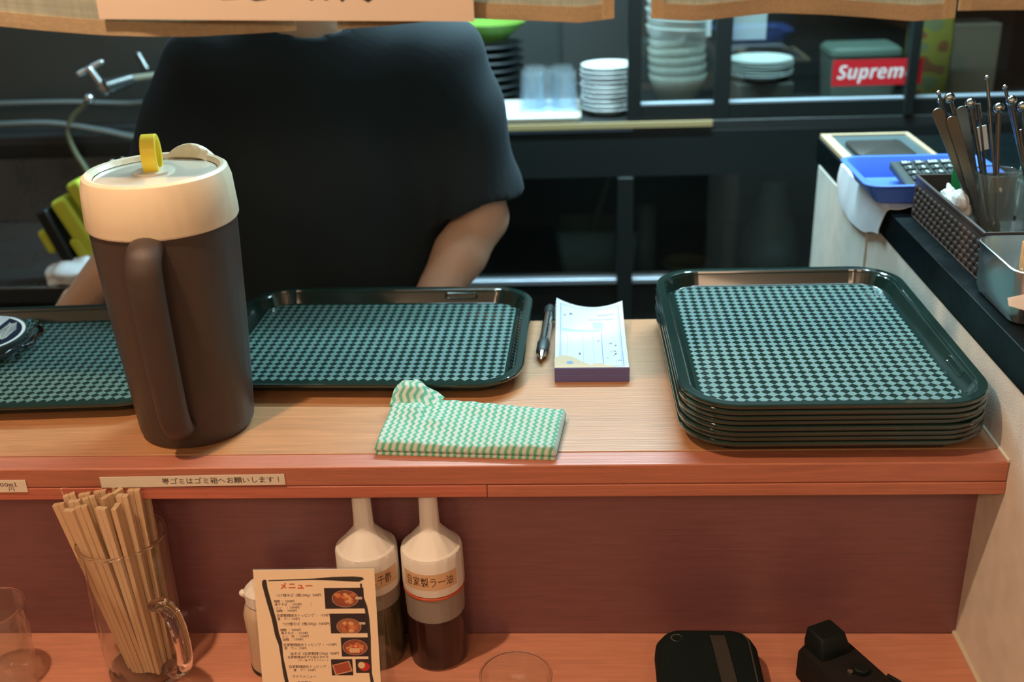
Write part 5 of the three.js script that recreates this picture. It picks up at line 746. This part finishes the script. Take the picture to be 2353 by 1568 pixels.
  const eye = M([0.6, 0.58, 0.55], 0.2), iris = M([0.02, 0.012, 0.008], 0.2); for (const s of [-1, 1]) { const e = mesh('eye', new THREE.SphereGeometry(0.0112, 20, 14).scale(1, 0.62, 1), eye, t); e.position.set(head[0] + s * 0.031, head[1] + 0.008, head[2] + 0.0665); mesh('iris', new THREE.SphereGeometry(0.0055, 16, 10).scale(1, 1, 0.4), iris, e).position.z = 0.0105; }
  const hairF = (x, y, z) => { const X = x - head[0], Y = y - head[1], Z = z - head[2], d = Math.sqrt((X / 0.085) ** 2 + ((Y - 0.024) / 0.106) ** 2 + ((Z + 0.016) / 0.101) ** 2) * 0.086 - 0.086 + 0.0025 * Math.sin(X * 160 + Z * 60); return Math.max(d, Z - 0.078 + Math.max(0, 0.085 - Y) * 1.35, -(Y + 0.035) - Math.max(0, -Z) * 0.5); };
  mesh('hair', surfaceNet(hairF, ...box([head[0], head[1] + 0.02, head[2] - 0.01], 0.135), 0.005), M([0.012, 0.01, 0.009], 0.5), t);
  // the t-shirt: boxy, with wide sleeves cut off above the elbow
  const lerp = (a, b, k) => a.map((v, i) => v + (b[i] - v) * k);
  const cut = (x, y, z, s, e, k) => { const p = lerp(s, e, k), n = [e[0] - s[0], e[1] - s[1], e[2] - s[2]], l = Math.hypot(...n); return ((x - p[0]) * n[0] + (y - p[1]) * n[1] + (z - p[2]) * n[2]) / l; };
  const shirt = (x, y, z) => {
    let d = bone(x, y, z, [0, 0.82, 0.0], [0, 1.27, 0.0], 0.178, 0.176, 0.72);
    d = smin(d, bone(x, y, z, [-0.14, 1.315, 0], [0.155, 1.318, 0], 0.071, 0.071, 1.0), 0.075);
    for (const [s, e, q] of [[sL, eL, 0.82], [sR, eR, 0.9]]) { const far = lerp(s, e, 1.1); let sl = bone(x, y, z, s, far, 0.076, 0.0735); sl = Math.max(sl, cut(x, y, z, s, e, q)); d = smin(d, sl, 0.04); }
    const calm = Math.min(1, Math.max(0, (Math.hypot(x, y - 1.425) - 0.09) / 0.06));
    d += calm * (0.004 * Math.sin(x * 34 + y * 20 + 1.2) * Math.sin(y * 14 - x * 9) + 0.0028 * Math.sin(y * 46 + x * 26) * Math.max(0, 1.2 - y) + 0.003 * Math.sin(x * 60 - y * 34) * Math.max(0, Math.abs(x) - 0.13) * 8);
    d = Math.max(d, 0.78 - y);
    return Math.max(d, -(Math.hypot((x - 0.004) / 1.15, (y - 1.425) * 1.0, z - 0.035) - 0.072));   // neck opening
  };
  const sg = surfaceNet(shirt, [-0.42, 0.76, -0.2], [0.42, 1.46, 0.22], 0.0068);
  { const p = sg.attributes.position, uv = new Float32Array(p.count * 2); for (let i = 0; i < p.count; i++) { uv[i * 2] = p.getX(i); uv[i * 2 + 1] = p.getY(i); } sg.setAttribute('uv', new THREE.BufferAttribute(uv, 2)); }
  mesh('t_shirt', sg, M([0.007, 0.017, 0.024], 0.88, { bumpMap: weaveBump, bumpScale: 0.0003, sheen: 0.25, sheenRoughness: 0.6, sheenColor: lin(0.3, 0.35, 0.42) }), t).userData.label = 'loose black cotton t-shirt';
  const pants = (x, y, z) => { let d = bone(x, y, z, [0, 0.86, 0], [0, 0.95, 0], 0.162, 0.158, 0.74); for (const s of [-1, 1]) { d = smin(d, bone(x, y, z, [s * 0.085, 0.86, 0], [s * 0.1, 0.5, 0.01], 0.098, 0.072), 0.03); d = smin(d, bone(x, y, z, [s * 0.1, 0.5, 0.01], [s * 0.105, 0.1, -0.01], 0.072, 0.056), 0.02); } return Math.max(d, 0.08 - y); };
  mesh('trousers', surfaceNet(pants, [-0.25, 0.05, -0.18], [0.25, 1.14, 0.18], 0.013), M([0.02, 0.022, 0.028], 0.85), t);
  for (const s of [-1, 1]) { const sh = (x, y, z) => Math.max(smin(bone(x, y, z, [s * 0.105, 0.05, -0.035], [s * 0.122, 0.042, 0.15], 0.052, 0.044), bone(x, y, z, [s * 0.105, 0.06, -0.015], [s * 0.105, 0.1, -0.012], 0.05, 0.046), 0.02), -y); mesh('shoe', surfaceNet(sh, [s * 0.11 - 0.09, -0.02, -0.12], [s * 0.11 + 0.09, 0.16, 0.23], 0.009), M([0.015, 0.015, 0.016], 0.5), t); }
}

// ------------------------------------------------------------------ lamps
for (const [x, y, z, I] of PENDANTS) {
  const t = thing('pendant_lamp', 'small warm pendant lamp hanging over the guests', 'lamp', [x, y, z], 0, 'pendant lamps over the guests');
  mesh('shade', lathe([[0.022, 0.09], [0.03, 0.088], [0.075, 0.025], [0.1, -0.03], [0.0985, -0.03], [0.073, 0.025], [0.028, 0.085]], 48, 0.7), M([0.05, 0.03, 0.02], 0.5, { side: THREE.DoubleSide }), t);
  mesh('cord', cylBetween([0, 0.088, 0], [0, 2.5 - y, 0], 0.003), BLACK, t);
  mesh('bulb', new THREE.SphereGeometry(0.028, 24, 16), new THREE.MeshStandardMaterial({ color: 0x000000, emissive: WARM, emissiveIntensity: 30 }), t);
  const l = new THREE.PointLight(WARM, I, 0, 2); l.castShadow = true; l.shadow.radius = 1.2; l.name = 'pendant_light'; l.position.set(0, 0, 0); t.add(l);
}
for (const [x, y, z, I] of LANTERNS) {
  const t = thing('paper_lantern', 'round glowing paper lantern hung behind the guests', 'lantern', [x, y, z], 0, 'paper lanterns behind the guests');
  const skin = lathe([[0.05, -0.155], ...Array.from({ length: 25 }, (_, i) => { const a = -1.22 + 2.44 * i / 24; return [0.125 * Math.cos(a) + (i % 2 ? 0.002 : 0), 0.165 * Math.sin(a)]; }), [0.05, 0.155]], 48, 1.2);
  mesh('lantern_light', skin, new THREE.MeshStandardMaterial({ color: 0x000000, emissive: WARM, emissiveIntensity: I * 210 }), t);
  mesh('top_ring', lathe([[0.045, 0.148], [0.055, 0.148], [0.055, 0.165], [0.045, 0.165]], 32), BLACK, t); mesh('bottom_ring', lathe([[0.045, -0.165], [0.055, -0.165], [0.055, -0.148], [0.045, -0.148]], 32), BLACK, t); mesh('cord', cylBetween([0, 0.15, 0], [0, 2.5 - y, 0], 0.003), BLACK, t);
  const l = new THREE.PointLight(WARM, I, 0, 2); l.castShadow = true; l.shadow.radius = 5; l.name = 'lantern_glow'; t.add(l);
}
for (const [x, y, z, len, I] of TUBES) {
  const t = thing('fluorescent_batten', 'white fluorescent batten on the kitchen ceiling', 'lamp', [x, y, z], 0, 'fluorescent battens over the kitchen');
  mesh('housing', span(-len / 2 - 0.03, len / 2 + 0.03, 0.02, 0.14, -0.045, 0.045, 0.006), M([0.7, 0.7, 0.7], 0.5), t);
  mesh('tube', cylBetween([-len / 2, 0.004, 0], [len / 2, 0.004, 0], 0.0145), new THREE.MeshStandardMaterial({ color: 0x000000, emissive: COOL, emissiveIntensity: 7 }), t);
  const l = new THREE.RectAreaLight(COOL, I, len, 0.036); l.name = 'batten_light'; l.position.set(0, -0.014, 0); l.rotation.x = -Math.PI / 2; t.add(l);
}
scene.traverse((o) => { if (o.isMesh) { o.castShadow = true; o.receiveShadow = true; } });
renderer.render(scene, camera);
